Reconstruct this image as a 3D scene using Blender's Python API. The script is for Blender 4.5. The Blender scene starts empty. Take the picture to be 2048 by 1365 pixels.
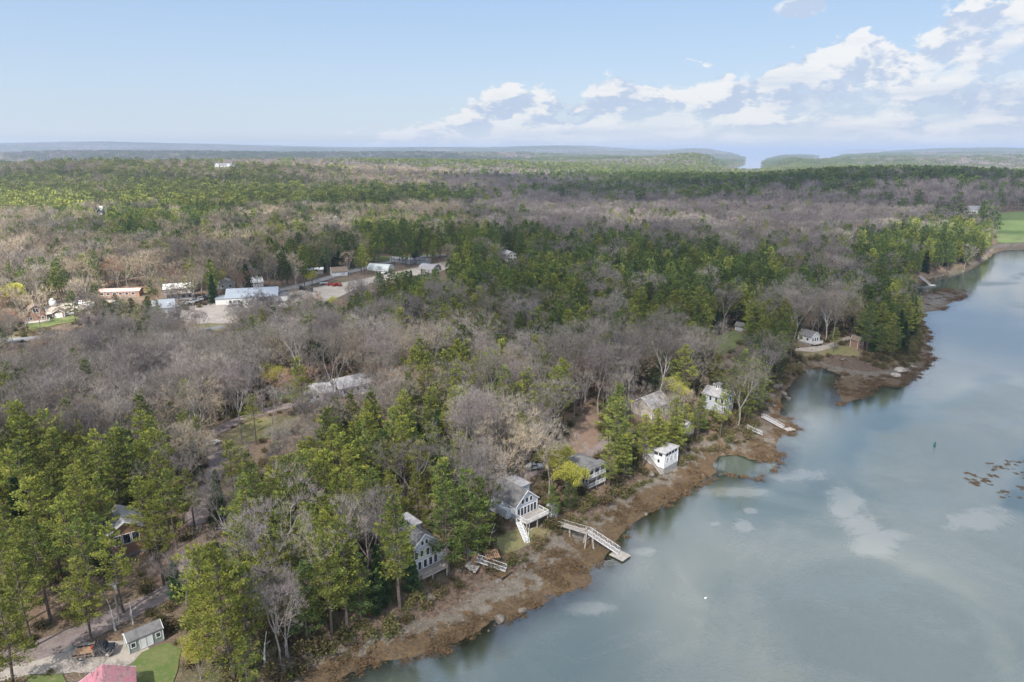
import bpy, bmesh, math, random
import numpy as np
from mathutils import Vector, Matrix
from mathutils.geometry import delaunay_2d_cdt
R = math.radians
random.seed(7); rng = np.random.default_rng(11)
scene = bpy.context.scene
# ------------------------------------------------------------------ camera, sky, sun, exposure
CAMZ = 85.0; PITCH = R(15.65); FPX = 1365.0
cam = bpy.data.objects.new('camera', bpy.data.cameras.new('camera')); scene.collection.objects.link(cam)
cam.location = (0, 0, CAMZ); cam.rotation_euler = (R(90) - PITCH, 0, 0)
cam.data.sensor_width = 36; cam.data.lens = 24; cam.data.clip_start = 1; cam.data.clip_end = 60000
scene.camera = cam
scene.view_settings.view_transform = 'Standard'; scene.view_settings.look = 'None'
scene.view_settings.gamma = 1; scene.view_settings.exposure = 1.25
scene.cycles.max_bounces = 6; scene.cycles.diffuse_bounces = 3; scene.cycles.glossy_bounces = 2
scene.cycles.transparent_max_bounces = 12; scene.cycles.transmission_bounces = 3; scene.cycles.volume_bounces = 0
scene.cycles.use_denoising = True
scene.cycles.sample_clamp_indirect = 4
SUN_EL, SUN_AZ = R(48), R(208)     # azimuth clockwise from +Y : behind the camera, to the left
SUND = Vector((math.sin(SUN_AZ) * math.cos(SUN_EL), math.cos(SUN_AZ) * math.cos(SUN_EL), math.sin(SUN_EL)))
sl = bpy.data.lights.new('sun', 'SUN'); sl.energy = 5.0; sl.angle = R(0.5); sl.color = (1, .95, .87)
sun = bpy.data.objects.new('sun', sl); scene.collection.objects.link(sun)
sun.rotation_euler = SUND.to_track_quat('Z', 'Y').to_euler(); sun.location = (0, 0, 300)

def pxang(x, y):
    """azimuth, elevation (radians) of a pixel of the 2048-wide photograph"""
    du, dv = (x - 1024) / FPX, (682.5 - y) / FPX
    d = Vector((du, math.cos(PITCH) + dv * math.sin(PITCH), -math.sin(PITCH) + dv * math.cos(PITCH))).normalized()
    return math.atan2(d.x, d.y), math.asin(d.z)

class NT:
    """tiny helper for node trees"""
    def __init__(s, nt): s.t = nt
    def n(s, kind, **kw):
        nd = s.t.nodes.new(kind)
        for k, v in kw.items():
            if k == 'ins':
                for kk, vv in v.items():
                    if isinstance(vv, bpy.types.NodeSocket): s.t.links.new(vv, nd.inputs[kk])
                    else: nd.inputs[kk].default_value = vv
            else: setattr(nd, k, v)
        return nd
    def math(s, op, a, b=0.0, c=0.0, clamp=False):
        nd = s.n('ShaderNodeMath', operation=op, use_clamp=clamp)
        for i, v in enumerate((a, b, c)):
            if isinstance(v, bpy.types.NodeSocket): s.t.links.new(v, nd.inputs[i])
            else: nd.inputs[i].default_value = v
        return nd.outputs[0]
    def mr(s, v, a, b, c=0.0, d=1.0, smooth=True):
        nd = s.n('ShaderNodeMapRange', interpolation_type='SMOOTHSTEP' if smooth else 'LINEAR')
        s.t.links.new(v, nd.inputs[0])
        for i, q in enumerate((a, b, c, d)):
            if isinstance(q, bpy.types.NodeSocket): s.t.links.new(q, nd.inputs[i + 1])
            else: nd.inputs[i + 1].default_value = q
        return nd.outputs[0]
    def mix(s, f, a, b, mode='MIX'):
        nd = s.n('ShaderNodeMix', data_type='RGBA', blend_type=mode)
        for i, v in ((0, f), (6, a), (7, b)):
            if isinstance(v, bpy.types.NodeSocket): s.t.links.new(v, nd.inputs[i])
            elif i == 0: nd.inputs[0].default_value = v
            else: nd.inputs[i].default_value = (*v, 1) if len(v) == 3 else v
        return nd.outputs[2]
    def noise(s, vec, scale, detail=4, rough=.55, dist=0, out=0):
        nd = s.n('ShaderNodeTexNoise'); nd.inputs['Scale'].default_value = scale
        nd.inputs['Detail'].default_value = detail; nd.inputs['Roughness'].default_value = rough
        nd.inputs['Distortion'].default_value = dist
        if vec is not None: s.t.links.new(vec, nd.inputs['Vector'])
        return nd.outputs[out]
    def xyz(s, x, y, z):
        nd = s.n('ShaderNodeCombineXYZ')
        for i, v in enumerate((x, y, z)):
            if isinstance(v, bpy.types.NodeSocket): s.t.links.new(v, nd.inputs[i])
            else: nd.inputs[i].default_value = v
        return nd.outputs[0]

# ---- world: Nishita sky with procedural clouds laid out by direction
W = bpy.data.worlds.new('World'); scene.world = W; W.use_nodes = True
W.node_tree.nodes.clear(); w = NT(W.node_tree)
sky = w.n('ShaderNodeTexSky', sky_type='NISHITA', sun_disc=False)
sky.sun_elevation = SUN_EL; sky.sun_rotation = SUN_AZ; sky.altitude = 80; sky.air_density = 1.1; sky.dust_density = .6; sky.ozone_density = 1.4
SKYS = 0.057
skyc = w.mix(1.0, sky.outputs[0], (SKYS, SKYS, SKYS), 'MULTIPLY')
# a paler, milkier blue towards the horizon
gen = w.n('ShaderNodeTexCoord').outputs['Generated']
sp = w.n('ShaderNodeSeparateXYZ', ins={0: gen})
az = w.math('ARCTAN2', sp.outputs[0], sp.outputs[1]); el = w.math('ARCSINE', sp.outputs[2])
skyc = w.mix(.75, skyc, w.mix(w.mr(el, -.01, .30, 0, 1, False), (.287, .332, .391), (.137, .232, .387)))
TOP = [(0, 420), (700, 300), (800, 268), (860, 244), (915, 232), (945, 208), (990, 186), (1065, 184), (1095, 212), (1130, 215), (1180, 190), (1270, 160), (1360, 152),
       (1440, 172), (1510, 160), (1545, 128), (1600, 100), (1660, 74), (1730, 62), (1790, 82), (1850, 74), (1900, 44), (1960, 8), (2048, -40)]
fc = w.n('ShaderNodeFloatCurve'); cm = fc.mapping.curves[0]
pts = []
for x, y in TOP:
    a, e = pxang(x, y); pts.append(((a + R(60)) / R(120), (e + R(10)) / R(40)))
cm.points[0].location = (0, pts[0][1]); cm.points[1].location = (1, .62)
for p in pts: cm.points.new(*p)
for p in cm.points: p.handle_type = 'VECTOR'
fc.mapping.update()
azn = w.math('DIVIDE', w.math('ADD', az, R(60)), R(120))
w.t.links.new(azn, fc.inputs['Value'])
top = w.math('SUBTRACT', w.math('MULTIPLY', fc.outputs[0], R(40)), R(10))
lv = w.math('POWER', w.math('MAXIMUM', w.math('ADD', el, .012), .0005), .72)      # flattened towards the horizon
def cl(dx, dy, sc, det=7, st=1.9, ro=.56):
    return w.noise(w.xyz(w.math('ADD', w.math('MULTIPLY', az, 1.0), dx), w.math('MULTIPLY', w.math('ADD', lv, dy), st), .37), sc, det, ro)
n0 = cl(0, 0, 13)
def puff(dx, dy):          # rounded heaps: fractal smooth cells warped by noise
    wx = w.math('MULTIPLY', w.math('SUBTRACT', cl(dx + .7, dy, 22, 3), .5), .045); wy = w.math('MULTIPLY', w.math('SUBTRACT', cl(dx, dy + .7, 22, 3), .5), .05)
    v = w.n('ShaderNodeTexVoronoi', feature='SMOOTH_F1', voronoi_dimensions='2D')
    w.t.links.new(w.xyz(w.math('ADD', w.math('ADD', az, dx), wx), w.math('MULTIPLY', w.math('ADD', w.math('ADD', lv, dy), wy), 1.25), 0), v.inputs['Vector'])
    v.inputs['Scale'].default_value = 11; v.inputs['Detail'].default_value = 4; v.inputs['Roughness'].default_value = .55; v.inputs['Lacunarity'].default_value = 2.2; v.inputs['Smoothness'].default_value = .35; v.normalize = True
    return w.math('SUBTRACT', 1.0, w.math('MULTIPLY', v.outputs['Distance'], 1.6))
p0 = puff(0, 0); p1 = puff(-.012, .020)
big = cl(.3, 0, 4.5, 3); lay = cl(.9, .2, 6, 5, 5.0, .55)
dep = w.math('SUBTRACT', top, el)
bank = w.mr(w.math('ADD', dep, w.math('MULTIPLY', w.math('SUBTRACT', p0, .50), .10)), -.003, .009)
inner = w.mr(w.math('ADD', w.math('MULTIPLY', big, .8), w.math('MULTIPLY', p0, .5)), .50, .68)
cover = w.math('MULTIPLY', bank, w.math('MAXIMUM', w.math('MAXIMUM', inner, .55), w.mr(dep, .08, .02)))
# wisps low above the horizon at the left edge of the bank
wisp = w.math('MULTIPLY', w.mr(cl(.1, .3, 9, 5, 5.0), .50, .66), w.math('MULTIPLY', w.mr(az, -.25, .0), w.mr(el, .055, .01)))
cover = w.math('MAXIMUM', cover, w.math('MULTIPLY', wisp, .7))
# the small lone cloud high up
def lone(px, py, ra, re):
    a0, e0 = pxang(px, py)
    q = w.math('ADD', w.math('POWER', w.math('DIVIDE', w.math('SUBTRACT', az, a0), ra), 2.0), w.math('POWER', w.math('DIVIDE', w.math('SUBTRACT', el, e0), re), 2.0))
    return w.mr(w.math('ADD', q, w.math('MULTIPLY', w.math('SUBTRACT', p0, .5), 1.4)), 1.5, .8)
cover = w.math('MAXIMUM', cover, w.math('MULTIPLY', w.math('MAXIMUM', lone(1595, 16, .028, .011), 0.0), .85))
# clouds overhead, above the frame: they light the place and mirror in the river
zz = w.math('ADD', w.math('MAXIMUM', sp.outputs[2], 0.0), .12)
ov = w.noise(w.xyz(w.math('DIVIDE', sp.outputs[0], zz), w.math('DIVIDE', sp.outputs[1], zz), 1.3), 1.25, 6, .55)
over = w.math('MULTIPLY', w.mr(ov, .44, .60), w.mr(el, .20, .32))
shade = w.mr(w.math('SUBTRACT', p0, p1), -.13, .10)
shade = w.math('MULTIPLY', shade, w.mr(w.math('ADD', lay, w.math('MULTIPLY', dep, -1.5)), .22, .46, .35, 1.0))
ccol = w.mix(shade, (.238, .280, .353), (.400, .402, .405))
ccol = w.mix(w.mr(el, .045, .0, 0, .75), ccol, (.335, .352, .378))
col = w.mix(w.math('MULTIPLY', cover, .93), skyc, ccol)
ocol = w.mix(w.mr(ov, .5, .75), (.66, .68, .71), (.46, .48, .52))
col = w.mix(over, col, ocol)
bgn = w.n('ShaderNodeBackground', ins={0: col, 1: 1.0})
w.n('ShaderNodeOutputWorld', ins={0: bgn.outputs[0]})

# ------------------------------------------------------------------ object helpers
C = scene.collection
def tag(o, label=None, cat=None, group=None, kind=None):
    if label: o['label'] = label
    if cat: o['category'] = cat
    if group: o['group'] = group
    if kind: o['kind'] = kind
    return o
def empty(name, loc, rz=0, label=None, cat=None, group=None):
    o = bpy.data.objects.new(name, None); C.objects.link(o); o.empty_display_size = .5
    o.location = loc; o.rotation_euler = (0, 0, rz)
    return tag(o, label, cat, group)
def npmesh(name, V, F, mats=None, fm=None, smooth=False):
    """V (n,3); F list of (m,k) index arrays"""
    me = bpy.data.meshes.new(name); V = np.asarray(V, np.float32)
    F = [np.asarray(f, np.int32) for f in F if len(f)]
    me.vertices.add(len(V)); me.vertices.foreach_set('co', V.ravel())
    nl = sum(f.size for f in F); npoly = sum(len(f) for f in F)
    me.loops.add(nl); me.loops.foreach_set('vertex_index', np.concatenate([f.ravel() for f in F]))
    me.polygons.add(npoly)
    tot = np.concatenate([np.full(len(f), f.shape[1], np.int32) for f in F])
    st = np.concatenate([[0], np.cumsum(tot)[:-1]]).astype(np.int32)
    me.polygons.foreach_set('loop_start', st)
    if fm is not None: me.polygons.foreach_set('material_index', np.asarray(fm, np.int32))
    me.polygons.foreach_set('use_smooth', np.full(npoly, smooth))
    me.update(calc_edges=True)
    for m in mats or []: me.materials.append(m)
    return me
def link(name, me, parent=None, loc=None):
    o = bpy.data.objects.new(name, me); C.objects.link(o)
    if parent: o.parent = parent
    if loc: o.location = loc
    return o
class MB:
    """collects boxes, bars, tubes, prisms; build() links them as ONE mesh object"""
    def __init__(s): s.v = []; s.f = []; s.g = []
    def add(s, vs, fs):
        b = len(s.v); s.g.append(b); s.v += [tuple(v) for v in vs]; s.f += [tuple(b + i for i in f) for f in fs]; return s
    def box(s, cx, cy, cz, sx, sy, sz, rz=0, M=None):
        vs = [Vector((x * sx / 2, y * sy / 2, z * sz / 2)) for x in (-1, 1) for y in (-1, 1) for z in (-1, 1)]
        m = Matrix.Translation((cx, cy, cz)) @ Matrix.Rotation(rz, 4, 'Z')
        if M: m = M @ m
        return s.add([m @ v for v in vs], [(0, 1, 3, 2), (4, 6, 7, 5), (0, 4, 5, 1), (2, 3, 7, 6), (0, 2, 6, 4), (1, 5, 7, 3)])
    def bar(s, a, b, w, h=None, n=4):
        a, b = Vector(a), Vector(b); h = h or w; d = b - a
        q = d.to_track_quat('Z', 'Y').to_matrix()
        rr = [(math.cos(math.tau * (i + .5) / n) * .7071 * w, math.sin(math.tau * (i + .5) / n) * .7071 * h) for i in range(n)]
        vs = [p + q @ Vector((x, y, 0)) for p in (a, b) for x, y in rr]
        return s.add(vs, [tuple(range(n))[::-1], tuple(range(n, 2 * n))] + [(i, (i + 1) % n, n + (i + 1) % n, n + i) for i in range(n)])
    def cone(s, a, b, r0, r1, n=8):
        a, b = Vector(a), Vector(b); q = (b - a).to_track_quat('Z', 'Y').to_matrix()
        vs = [p + q @ Vector((math.cos(math.tau * i / n) * r, math.sin(math.tau * i / n) * r, 0)) for p, r in ((a, r0), (b, max(r1, .001))) for i in range(n)]
        return s.add(vs, [tuple(range(n))[::-1], tuple(range(n, 2 * n))] + [(i, (i + 1) % n, n + (i + 1) % n, n + i) for i in range(n)])
    def prism(s, prof, y0, y1):
        """profile in (x, z) extruded along y"""
        n = len(prof); vs = [(x, y0, z) for x, z in prof] + [(x, y1, z) for x, z in prof]
        return s.add(vs, [tuple(range(n)), tuple(range(n, 2 * n))[::-1]] + [(i, n + i, n + (i + 1) % n, (i + 1) % n) for i in range(n)])
    def each(s, name, mat, parent=None, M=None):
        """every piece added becomes an object of its own"""
        for i, v0 in enumerate(s.g):
            v1 = s.g[i + 1] if i + 1 < len(s.g) else len(s.v); m = MB(); m.v = s.v[v0:v1]; m.f = [tuple(k - v0 for k in f) for f in s.f if v0 <= f[0] < v1]; m.build(name, mat, parent, M)
    def build(s, name, mat, parent=None, M=None, smooth=False):
        me = bpy.data.meshes.new(name); vs = s.v if M is None else [M @ Vector(v) for v in s.v]
        me.from_pydata(vs, [], s.f); me.update()
        bm = bmesh.new(); bm.from_mesh(me); bmesh.ops.recalc_face_normals(bm, faces=bm.faces); bm.to_mesh(me); bm.free()
        me.materials.append(mat)
        if smooth: me.polygons.foreach_set('use_smooth', [True] * len(me.polygons))
        return link(name, me, parent)
def copy_tree(o, parent=None, name=None):
    c = o.copy(); C.objects.link(c)
    if parent: c.parent = parent
    for ch in list(o.children): copy_tree(ch, c)
    return c

# ------------------------------------------------------------------ materials
MATS = {}
def mat(name, col, rough=.8, var=.12, scale=2.0, metal=0, col2=None, bump=0, spec=.3, pos=True):
    """surface with a noise-driven blotch and fine grain"""
    if name in MATS: return MATS[name]
    m = bpy.data.materials.new(name); m.use_nodes = True; m.node_tree.nodes.clear(); t = NT(m.node_tree)
    c = t.n('ShaderNodeTexCoord').outputs['Object']
    f = t.noise(c, scale, 5, .6)
    c2 = col2 or tuple(x * (1 - var * 2.2) for x in col)
    cc = t.mix(t.mr(f, .35, .68), col, c2)
    ins = {'Base Color': cc, 'Roughness': rough, 'Metallic': metal, 'Specular IOR Level': spec}
    if bump:
        b = t.n('ShaderNodeBump', ins={'Height': t.noise(c, scale * 6, 3), 'Strength': bump, 'Distance': .05}); ins['Normal'] = b.outputs[0]
    p = t.n('ShaderNodeBsdfPrincipled', ins=ins); t.n('ShaderNodeOutputMaterial', ins={0: p.outputs[0]})
    MATS[name] = m; return m
def boards(name, col, pitch=.16, axis='Z', rough=.75, var=.1, edge=.72):
    """clapboard / plank / seam lines across one object axis"""
    if name in MATS: return MATS[name]
    m = bpy.data.materials.new(name); m.use_nodes = True; m.node_tree.nodes.clear(); t = NT(m.node_tree)
    c = t.n('ShaderNodeTexCoord').outputs['Object']; s = t.n('ShaderNodeSeparateXYZ', ins={0: c})
    v = {'X': 0, 'Y': 1, 'Z': 2}[axis]
    fr = t.math('FRACT', t.math('DIVIDE', s.outputs[v], pitch))
    ln = t.mr(fr, .0, .14, 0, 1)
    bl = t.noise(c, .9, 5, .6)
    cc = t.mix(t.mr(bl, .3, .7), col, tuple(x * (1 - 2 * var) for x in col))
    cc = t.mix(ln, tuple(x * edge for x in col), cc)
    b = t.n('ShaderNodeBump', ins={'Height': ln, 'Strength': .5, 'Distance': .02})
    p = t.n('ShaderNodeBsdfPrincipled', ins={'Base Color': cc, 'Roughness': rough, 'Normal': b.outputs[0]}); t.n('ShaderNodeOutputMaterial', ins={0: p.outputs[0]})
    MATS[name] = m; return m
def glass():
    if 'glass' in MATS: return MATS['glass']
    m = bpy.data.materials.new('window_glass'); m.use_nodes = True; m.node_tree.nodes.clear(); t = NT(m.node_tree)
    c = t.n('ShaderNodeTexCoord').outputs['Object']
    cc = t.mix(t.mr(t.noise(c, 1.7, 2), .4, .65), (.015, .02, .03), (.06, .065, .07))
    p = t.n('ShaderNodeBsdfPrincipled', ins={'Base Color': cc, 'Roughness': .08}); t.n('ShaderNodeOutputMaterial', ins={0: p.outputs[0]})
    MATS['glass'] = m; return m
def foliage(name, a, b, c, trans=.22, zonal=None):
    """leaf/needle material: three colours mixed per tree, per clump and by place"""
    m = bpy.data.materials.new(name); m.use_nodes = True; m.node_tree.nodes.clear(); t = NT(m.node_tree)
    oi = t.n('ShaderNodeObjectInfo'); tc = t.n('ShaderNodeTexCoord').outputs['Object']
    tl = t.noise(oi.outputs['Location'], .012, 3, .6)
    f1 = t.mr(t.math('ADD', t.math('MULTIPLY', oi.outputs['Random'], .75), t.math('MULTIPLY', tl, .6)), .25, .95)
    cc = t.mix(f1, a, b)
    cc = t.mix(t.mr(t.noise(tc, .55, 4, .7), .42, .66), cc, c)
    gs = t.n('ShaderNodeHueSaturation', ins={'Value': t.math('MULTIPLY', t.mr(t.noise(tc, 4.0, 2, .6), .3, .7, .75, 1.25), t.math('ADD', .68, t.math('MULTIPLY', t.math('FRACT', t.math('MULTIPLY', oi.outputs['Random'], 7.31)), .66))), 'Color': cc})
    d = t.n('ShaderNodeBsdfDiffuse', ins={'Color': gs.outputs[0]})
    tr = t.n('ShaderNodeBsdfTranslucent', ins={'Color': gs.outputs[0]})
    mx = t.n('ShaderNodeMixShader', ins={0: trans, 1: d.outputs[0], 2: tr.outputs[0]})
    t.n('ShaderNodeOutputMaterial', ins={0: mx.outputs[0]}); MATS[name] = m; return m
M_pine = foliage('pine_needles', (.218, .242, .052), (.110, .155, .046), (.300, .295, .062))
M_pine2 = foliage('pine_needles_deep', (.110, .155, .040), (.065, .112, .042), (.170, .195, .048))
M_spruce = foliage('spruce_needles', (.032, .070, .028), (.045, .085, .040), (.070, .105, .040))
M_yel = foliage('budding_leaves', (.42, .42, .085), (.36, .36, .08), (.50, .46, .12), .4)
M_twig = foliage('bare_twigs', (.275, .242, .212), (.230, .208, .190), (.330, .288, .240), .15)
M_red = foliage('budding_twigs', (.34, .20, .135), (.30, .20, .155), (.38, .26, .17), .15)
M_mauve = foliage('mauve_twigs', (.225, .190, .192), (.215, .190, .186), (.270, .232, .215), .15)
M_tan_sunlit_twig = foliage('tan_sunlit_twigs', (.34, .280, .205), (.29, .235, .18), (.39, .325, .235), .15)  # tan twigs; the sunlit tone of the left woods is put into the colour
M_bush = foliage('bush_leaves', (.115, .105, .045), (.150, .110, .065), (.090, .110, .035))
M_bark = mat('bark', (.13, .105, .088), .9, .2, 3)
M_bark_grey = mat('grey_bark', (.30, .275, .255), .9, .15, 2, col2=(.17, .15, .135))
M_bark_pale = mat('pale_bark', (.55, .52, .48), .85, .15, 2, col2=(.30, .27, .25))
# ------------------------------------------------------------------ the lie of the land
SP, CP = math.sin(PITCH), math.cos(PITCH)
def rays(px, py):
    px, py = np.atleast_1d(np.asarray(px, float)), np.atleast_1d(np.asarray(py, float))
    du, dv = (px - 1024) / FPX, (682.5 - py) / FPX
    return np.stack([du, CP + dv * SP, -SP + dv * CP], 1)
def flat(px, py, z=0.0):
    d = rays(px, py); t = (z - CAMZ) / np.minimum(d[:, 2], -1e-4)
    return d[:, :2] * t[:, None]
def proj(X, Y, Z):
    X, Y, Z = np.asarray(X, float), np.asarray(Y, float), np.asarray(Z, float) - CAMZ
    dep = np.maximum(Y * CP - Z * SP, .01)
    return 1024 + FPX * X / dep, 682.5 - FPX * (Y * SP + Z * CP) / dep
WLP = [(560, 1460), (640, 1385), (700, 1345), (765, 1322), (830, 1312), (905, 1288), (960, 1262), (1040, 1226), (1105, 1190), (1172, 1162), (1180, 1138), (1200, 1118),
       (1224, 1092), (1248, 1062), (1290, 1026), (1345, 998), (1392, 972), (1432, 952), (1470, 948), (1512, 955), (1545, 942), (1560, 905), (1557, 876), (1592, 860), (1588, 844), (1560, 832), (1558, 808),
       (1562, 788), (1580, 768), (1602, 742), (1640, 733), (1668, 744), (1690, 752), (1668, 766), (1680, 788), (1680, 808), (1708, 802), (1734, 786), (1752, 770),
       (1795, 772), (1832, 756), (1862, 716), (1850, 690), (1858, 664), (1842, 650), (1846, 632), (1850, 624), (1882, 620), (1908, 604), (1932, 590), (1925, 582), (1895, 578), (1862, 586), (1836, 590), (1822, 584), (1824, 575),
       (1850, 562), (1888, 553), (1920, 542), (1952, 530), (1974, 516), (1988, 505), (2010, 501), (2060, 499), (2300, 494), (2700, 480)]
BLP = [(500, 1460), (560, 1385), (581, 1343), (611, 1314), (690, 1293), (740, 1268), (800, 1240), (858, 1206), (898, 1176), (927, 1152), (960, 1140), (1014, 1131), (1040, 1108), (1060, 1096), (1096, 1073), (1119, 1055), (1148, 1040),
       (1207, 1022), (1225, 1002), (1248, 980), (1271, 961), (1321, 944), (1350, 934), (1405, 893), (1460, 885), (1496, 864), (1501, 843), (1525, 811), (1537, 776), (1560, 764), (1590, 736), (1594, 725),
       (1630, 716), (1676, 713), (1724, 716), (1765, 732), (1800, 733), (1822, 716), (1832, 690), (1836, 664), (1824, 636), (1820, 609), (1812, 592), (1799, 570), (1826, 562), (1888, 549), (1936, 535), (1966, 518), (1973, 510),
       (1985, 492), (2010, 487), (2060, 484), (2300, 480), (2700, 468)]
CLOSE = [(9000, 900), (9000, 26000), (-26000, 26000), (-26000, -3000), (-300, -3000), (-120, -100)]
def shore(P, z=0.0):
    q = flat([p[0] for p in P], [p[1] for p in P], z)
    return np.vstack([q, CLOSE])
LAND, BANK = shore(WLP), shore(BLP, 1.6)
def sdf(X, Y, P):
    """signed distance, positive inside"""
    X, Y = np.asarray(X, float).ravel(), np.asarray(Y, float).ravel()
    d = np.full(X.shape, 1e18); ins = np.zeros(X.shape, bool)
    A, B = P, np.roll(P, -1, 0)
    for (ax, ay), (bx, by) in zip(A, B):
        ex, ey = bx - ax, by - ay; L = ex * ex + ey * ey + 1e-9
        t = np.clip(((X - ax) * ex + (Y - ay) * ey) / L, 0, 1)
        d = np.minimum(d, (X - ax - t * ex) ** 2 + (Y - ay - t * ey) ** 2)
        c = (ay > Y) != (by > Y)
        ins ^= c & (X < ex * (Y - ay) / (ey if abs(ey) > 1e-9 else 1e-9) + ax)
    d = np.sqrt(d); return np.where(ins, d, -d)
# value noise
_T = rng.random((256, 256))
def vn(x, y):
    xi, yi = np.floor(x).astype(int), np.floor(y).astype(int); fx, fy = x - xi, y - yi
    fx, fy = fx * fx * (3 - 2 * fx), fy * fy * (3 - 2 * fy)
    a = _T[xi & 255, yi & 255]; b = _T[(xi + 1) & 255, yi & 255]; c = _T[xi & 255, (yi + 1) & 255]; e = _T[(xi + 1) & 255, (yi + 1) & 255]
    return (a * (1 - fx) + b * fx) * (1 - fy) + (c * (1 - fx) + e * fx) * fy
def fbm(x, y, s, o=4):
    r = 0; a = 1; t = 0
    for i in range(o): r = r + a * vn(x / s * 2 ** i + 17.3 * i, y / s * 2 ** i + 9.1 * i); t += a; a *= .5
    return r / t
def at_dist(px, dist):
    a, _ = pxang(px, 300); return math.sin(a) * dist, math.cos(a) * dist
HILLS = [  # pixel column, distance, height, sigma across, sigma along
    (300, 1750, 22, 700, 300), (700, 2050, 14, 420, 260), (60, 1500, 14, 300, 250), (1000, 2600, 22, 500, 350), (1700, 1180, 15, 190, 200), (2000, 1400, 14, 300, 260),
    (1392, 3250, 34, 105, 330), (1330, 2900, 18, 200, 250), (1582, 3500, 24, 62, 200), (1180, 3600, 24, 420, 300),
    (150, 4600, 34, 900, 400), (560, 4500, 32, 900, 350), (1000, 4700, 30, 700, 300), (1850, 3900, 24, 500, 300), (1760, 5600, 22, 300, 400), (2150, 4500, 34, 500, 300),
    (60, 9500, 112, 1300, 900), (420, 10500, 98, 1700, 900), (820, 9000, 78, 1500, 900), (1150, 9500, 84, 800, 800), (1400, 9000, 66, 260, 500), (1960, 9500, 84, 800, 700), (1570, 19000, 105, 2600, 1600), (1250, 17000, 90, 2500, 1500), (1300, 7000, 42, 700, 400), (1990, 6800, 46, 900, 500)]
HILLS = [(*at_dist(p, d), h, sa, sl_, math.atan2(*at_dist(p, d))) for p, d, h, sa, sl_ in HILLS]
# the bay far off between the hills, given by its outline on the photograph
FARW = [flat([p[0] for p in Q], [p[1] for p in Q]) for Q in (
    [(1440, 346), (1470, 352), (1510, 350), (1540, 338), (1520, 330), (1530, 322), (1560, 314), (1600, 311), (1640, 315), (1700, 319), (1735, 318), (1760, 311), (1700, 308.5), (1600, 306.5), (1520, 304.5), (1470, 303.6), (1440, 305), (1452, 308), (1470, 312), (1490, 318), (1488, 327), (1462, 335)],
    [(1612, 328), (1640, 326), (1665, 320), (1660, 314), (1640, 314), (1625, 321)], [(1430, 309), (1640, 310), (1740, 313), (1735, 309), (1640, 305.5), (1560, 304), (1430, 304)])]
AZV = pxang(1510, 340)[0]
POOL = flat([1465], [921], .3)[0]
def height(X, Y, full=False):
    sh = np.shape(X); X, Y = np.asarray(X, float).ravel(), np.asarray(Y, float).ravel()
    dW, dB = sdf(X, Y, LAND), sdf(X, Y, BANK)
    r = np.hypot(X, Y)
    inl = 7.5 * (1 - np.exp(-np.maximum(dB - 6, 0) / 110)) + (fbm(X, Y, 260, 3) - .5) * 7 * np.clip(dB / 120, 0, 1) + (fbm(X, Y, 900, 3) - .45) * 20 * np.clip((r - 700) / 1500, 0, 1) * np.clip(dB / 300, 0, 1)
    far = r > 1300; dF = np.full(X.shape, -9e9)
    if far.any():
        for P in FARW: dF[far] = np.maximum(dF[far], sdf(X[far], Y[far], P))
        inl = np.minimum(inl, 1 + np.maximum(-dF, 0) * .03)
    inl = inl * (1 - .85 * np.exp(-((np.arctan2(X, Y) - AZV) / R(4.5)) ** 2) * np.clip((r - 800) / 500, 0, 1))
    hk = np.clip(-dF / 90, 0, 1) * np.clip(dB / 200, 0, 1)
    for hx, hy, h, sa, sl_, a in HILLS:
        dx, dy = X - hx, Y - hy; ac = dx * math.cos(a) - dy * math.sin(a); al = dx * math.sin(a) + dy * math.cos(a)
        inl = inl + h * np.exp(-(ac / sa) ** 2 / 2 - (al / sl_) ** 2 / 2) * hk
    inl = np.maximum(inl, .3)
    rock = (fbm(X, Y, 3.2, 3) - .5)
    bank = 1.5 + 1.9 * np.clip(dB / 5.0, 0, 1) ** .7 + np.clip(dB - 2, 0, 8) * .09 + rock * .8 * np.clip(1 - dB / 14, 0, 1)
    zi = np.where(dF > -60, .6 + np.maximum(-dF, 0) * .03 + inl * .5, bank + inl)
    t = np.clip(dW / np.maximum(dW - dB, .01), 0, 1)
    beach = .02 + 1.48 * t + (rock * .75 + (fbm(X + 50, Y, 9, 3) - .5) * .8) * np.minimum(1, 4 * t * (1 - t) + .25)
    pool = np.exp(-((X - POOL[0]) / 9) ** 2 - ((Y - POOL[1]) / 8) ** 2)
    beach = beach - 1.5 * pool
    near = -.02 - .045 * np.minimum(np.abs(dW), 14) - .16 * np.clip(np.abs(dW) - 14, 0, 30) + (fbm(X, Y, 12, 3) - .5) * .35 * np.clip(1 - np.abs(dW) / 30, 0, 1)
    z = np.where(dB >= 0, zi, np.where(dW >= 0, beach, near))
    z = np.where(dF > 0, -6, z)
    if full: return z.reshape(sh), dW.reshape(sh), dB.reshape(sh)
    return z.reshape(sh)
# polar sheet centred under the camera, fine towards the view
rr = [0, 12, 25, 40]; q = 48.0
while q < 240: rr.append(q); q *= 1.0062
while q < 700: rr.append(q); q *= 1.009
while q < 30000: rr.append(q); q *= 1.016
rr = np.array(rr)
aa = np.concatenate([np.arange(-180, -44, 4.), np.arange(-44, 44, .2), np.arange(44, 180, 4.)]); aa = np.radians(aa)
NR, NA = len(rr), len(aa)
GX = rr[:, None] * np.sin(aa)[None]; GY = rr[:, None] * np.cos(aa)[None]
GZ, GW, GB = height(GX, GY, True)
def grid_faces(nr, na, wrap=True):
    i, j = np.meshgrid(np.arange(nr - 1), np.arange(na if wrap else na - 1), indexing='ij'); i, j = i.ravel(), j.ravel(); j2 = (j + 1) % na
    return np.stack([i * na + j, i * na + j2, (i + 1) * na + j2, (i + 1) * na + j], 1)
GF = grid_faces(NR, NA)
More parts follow.
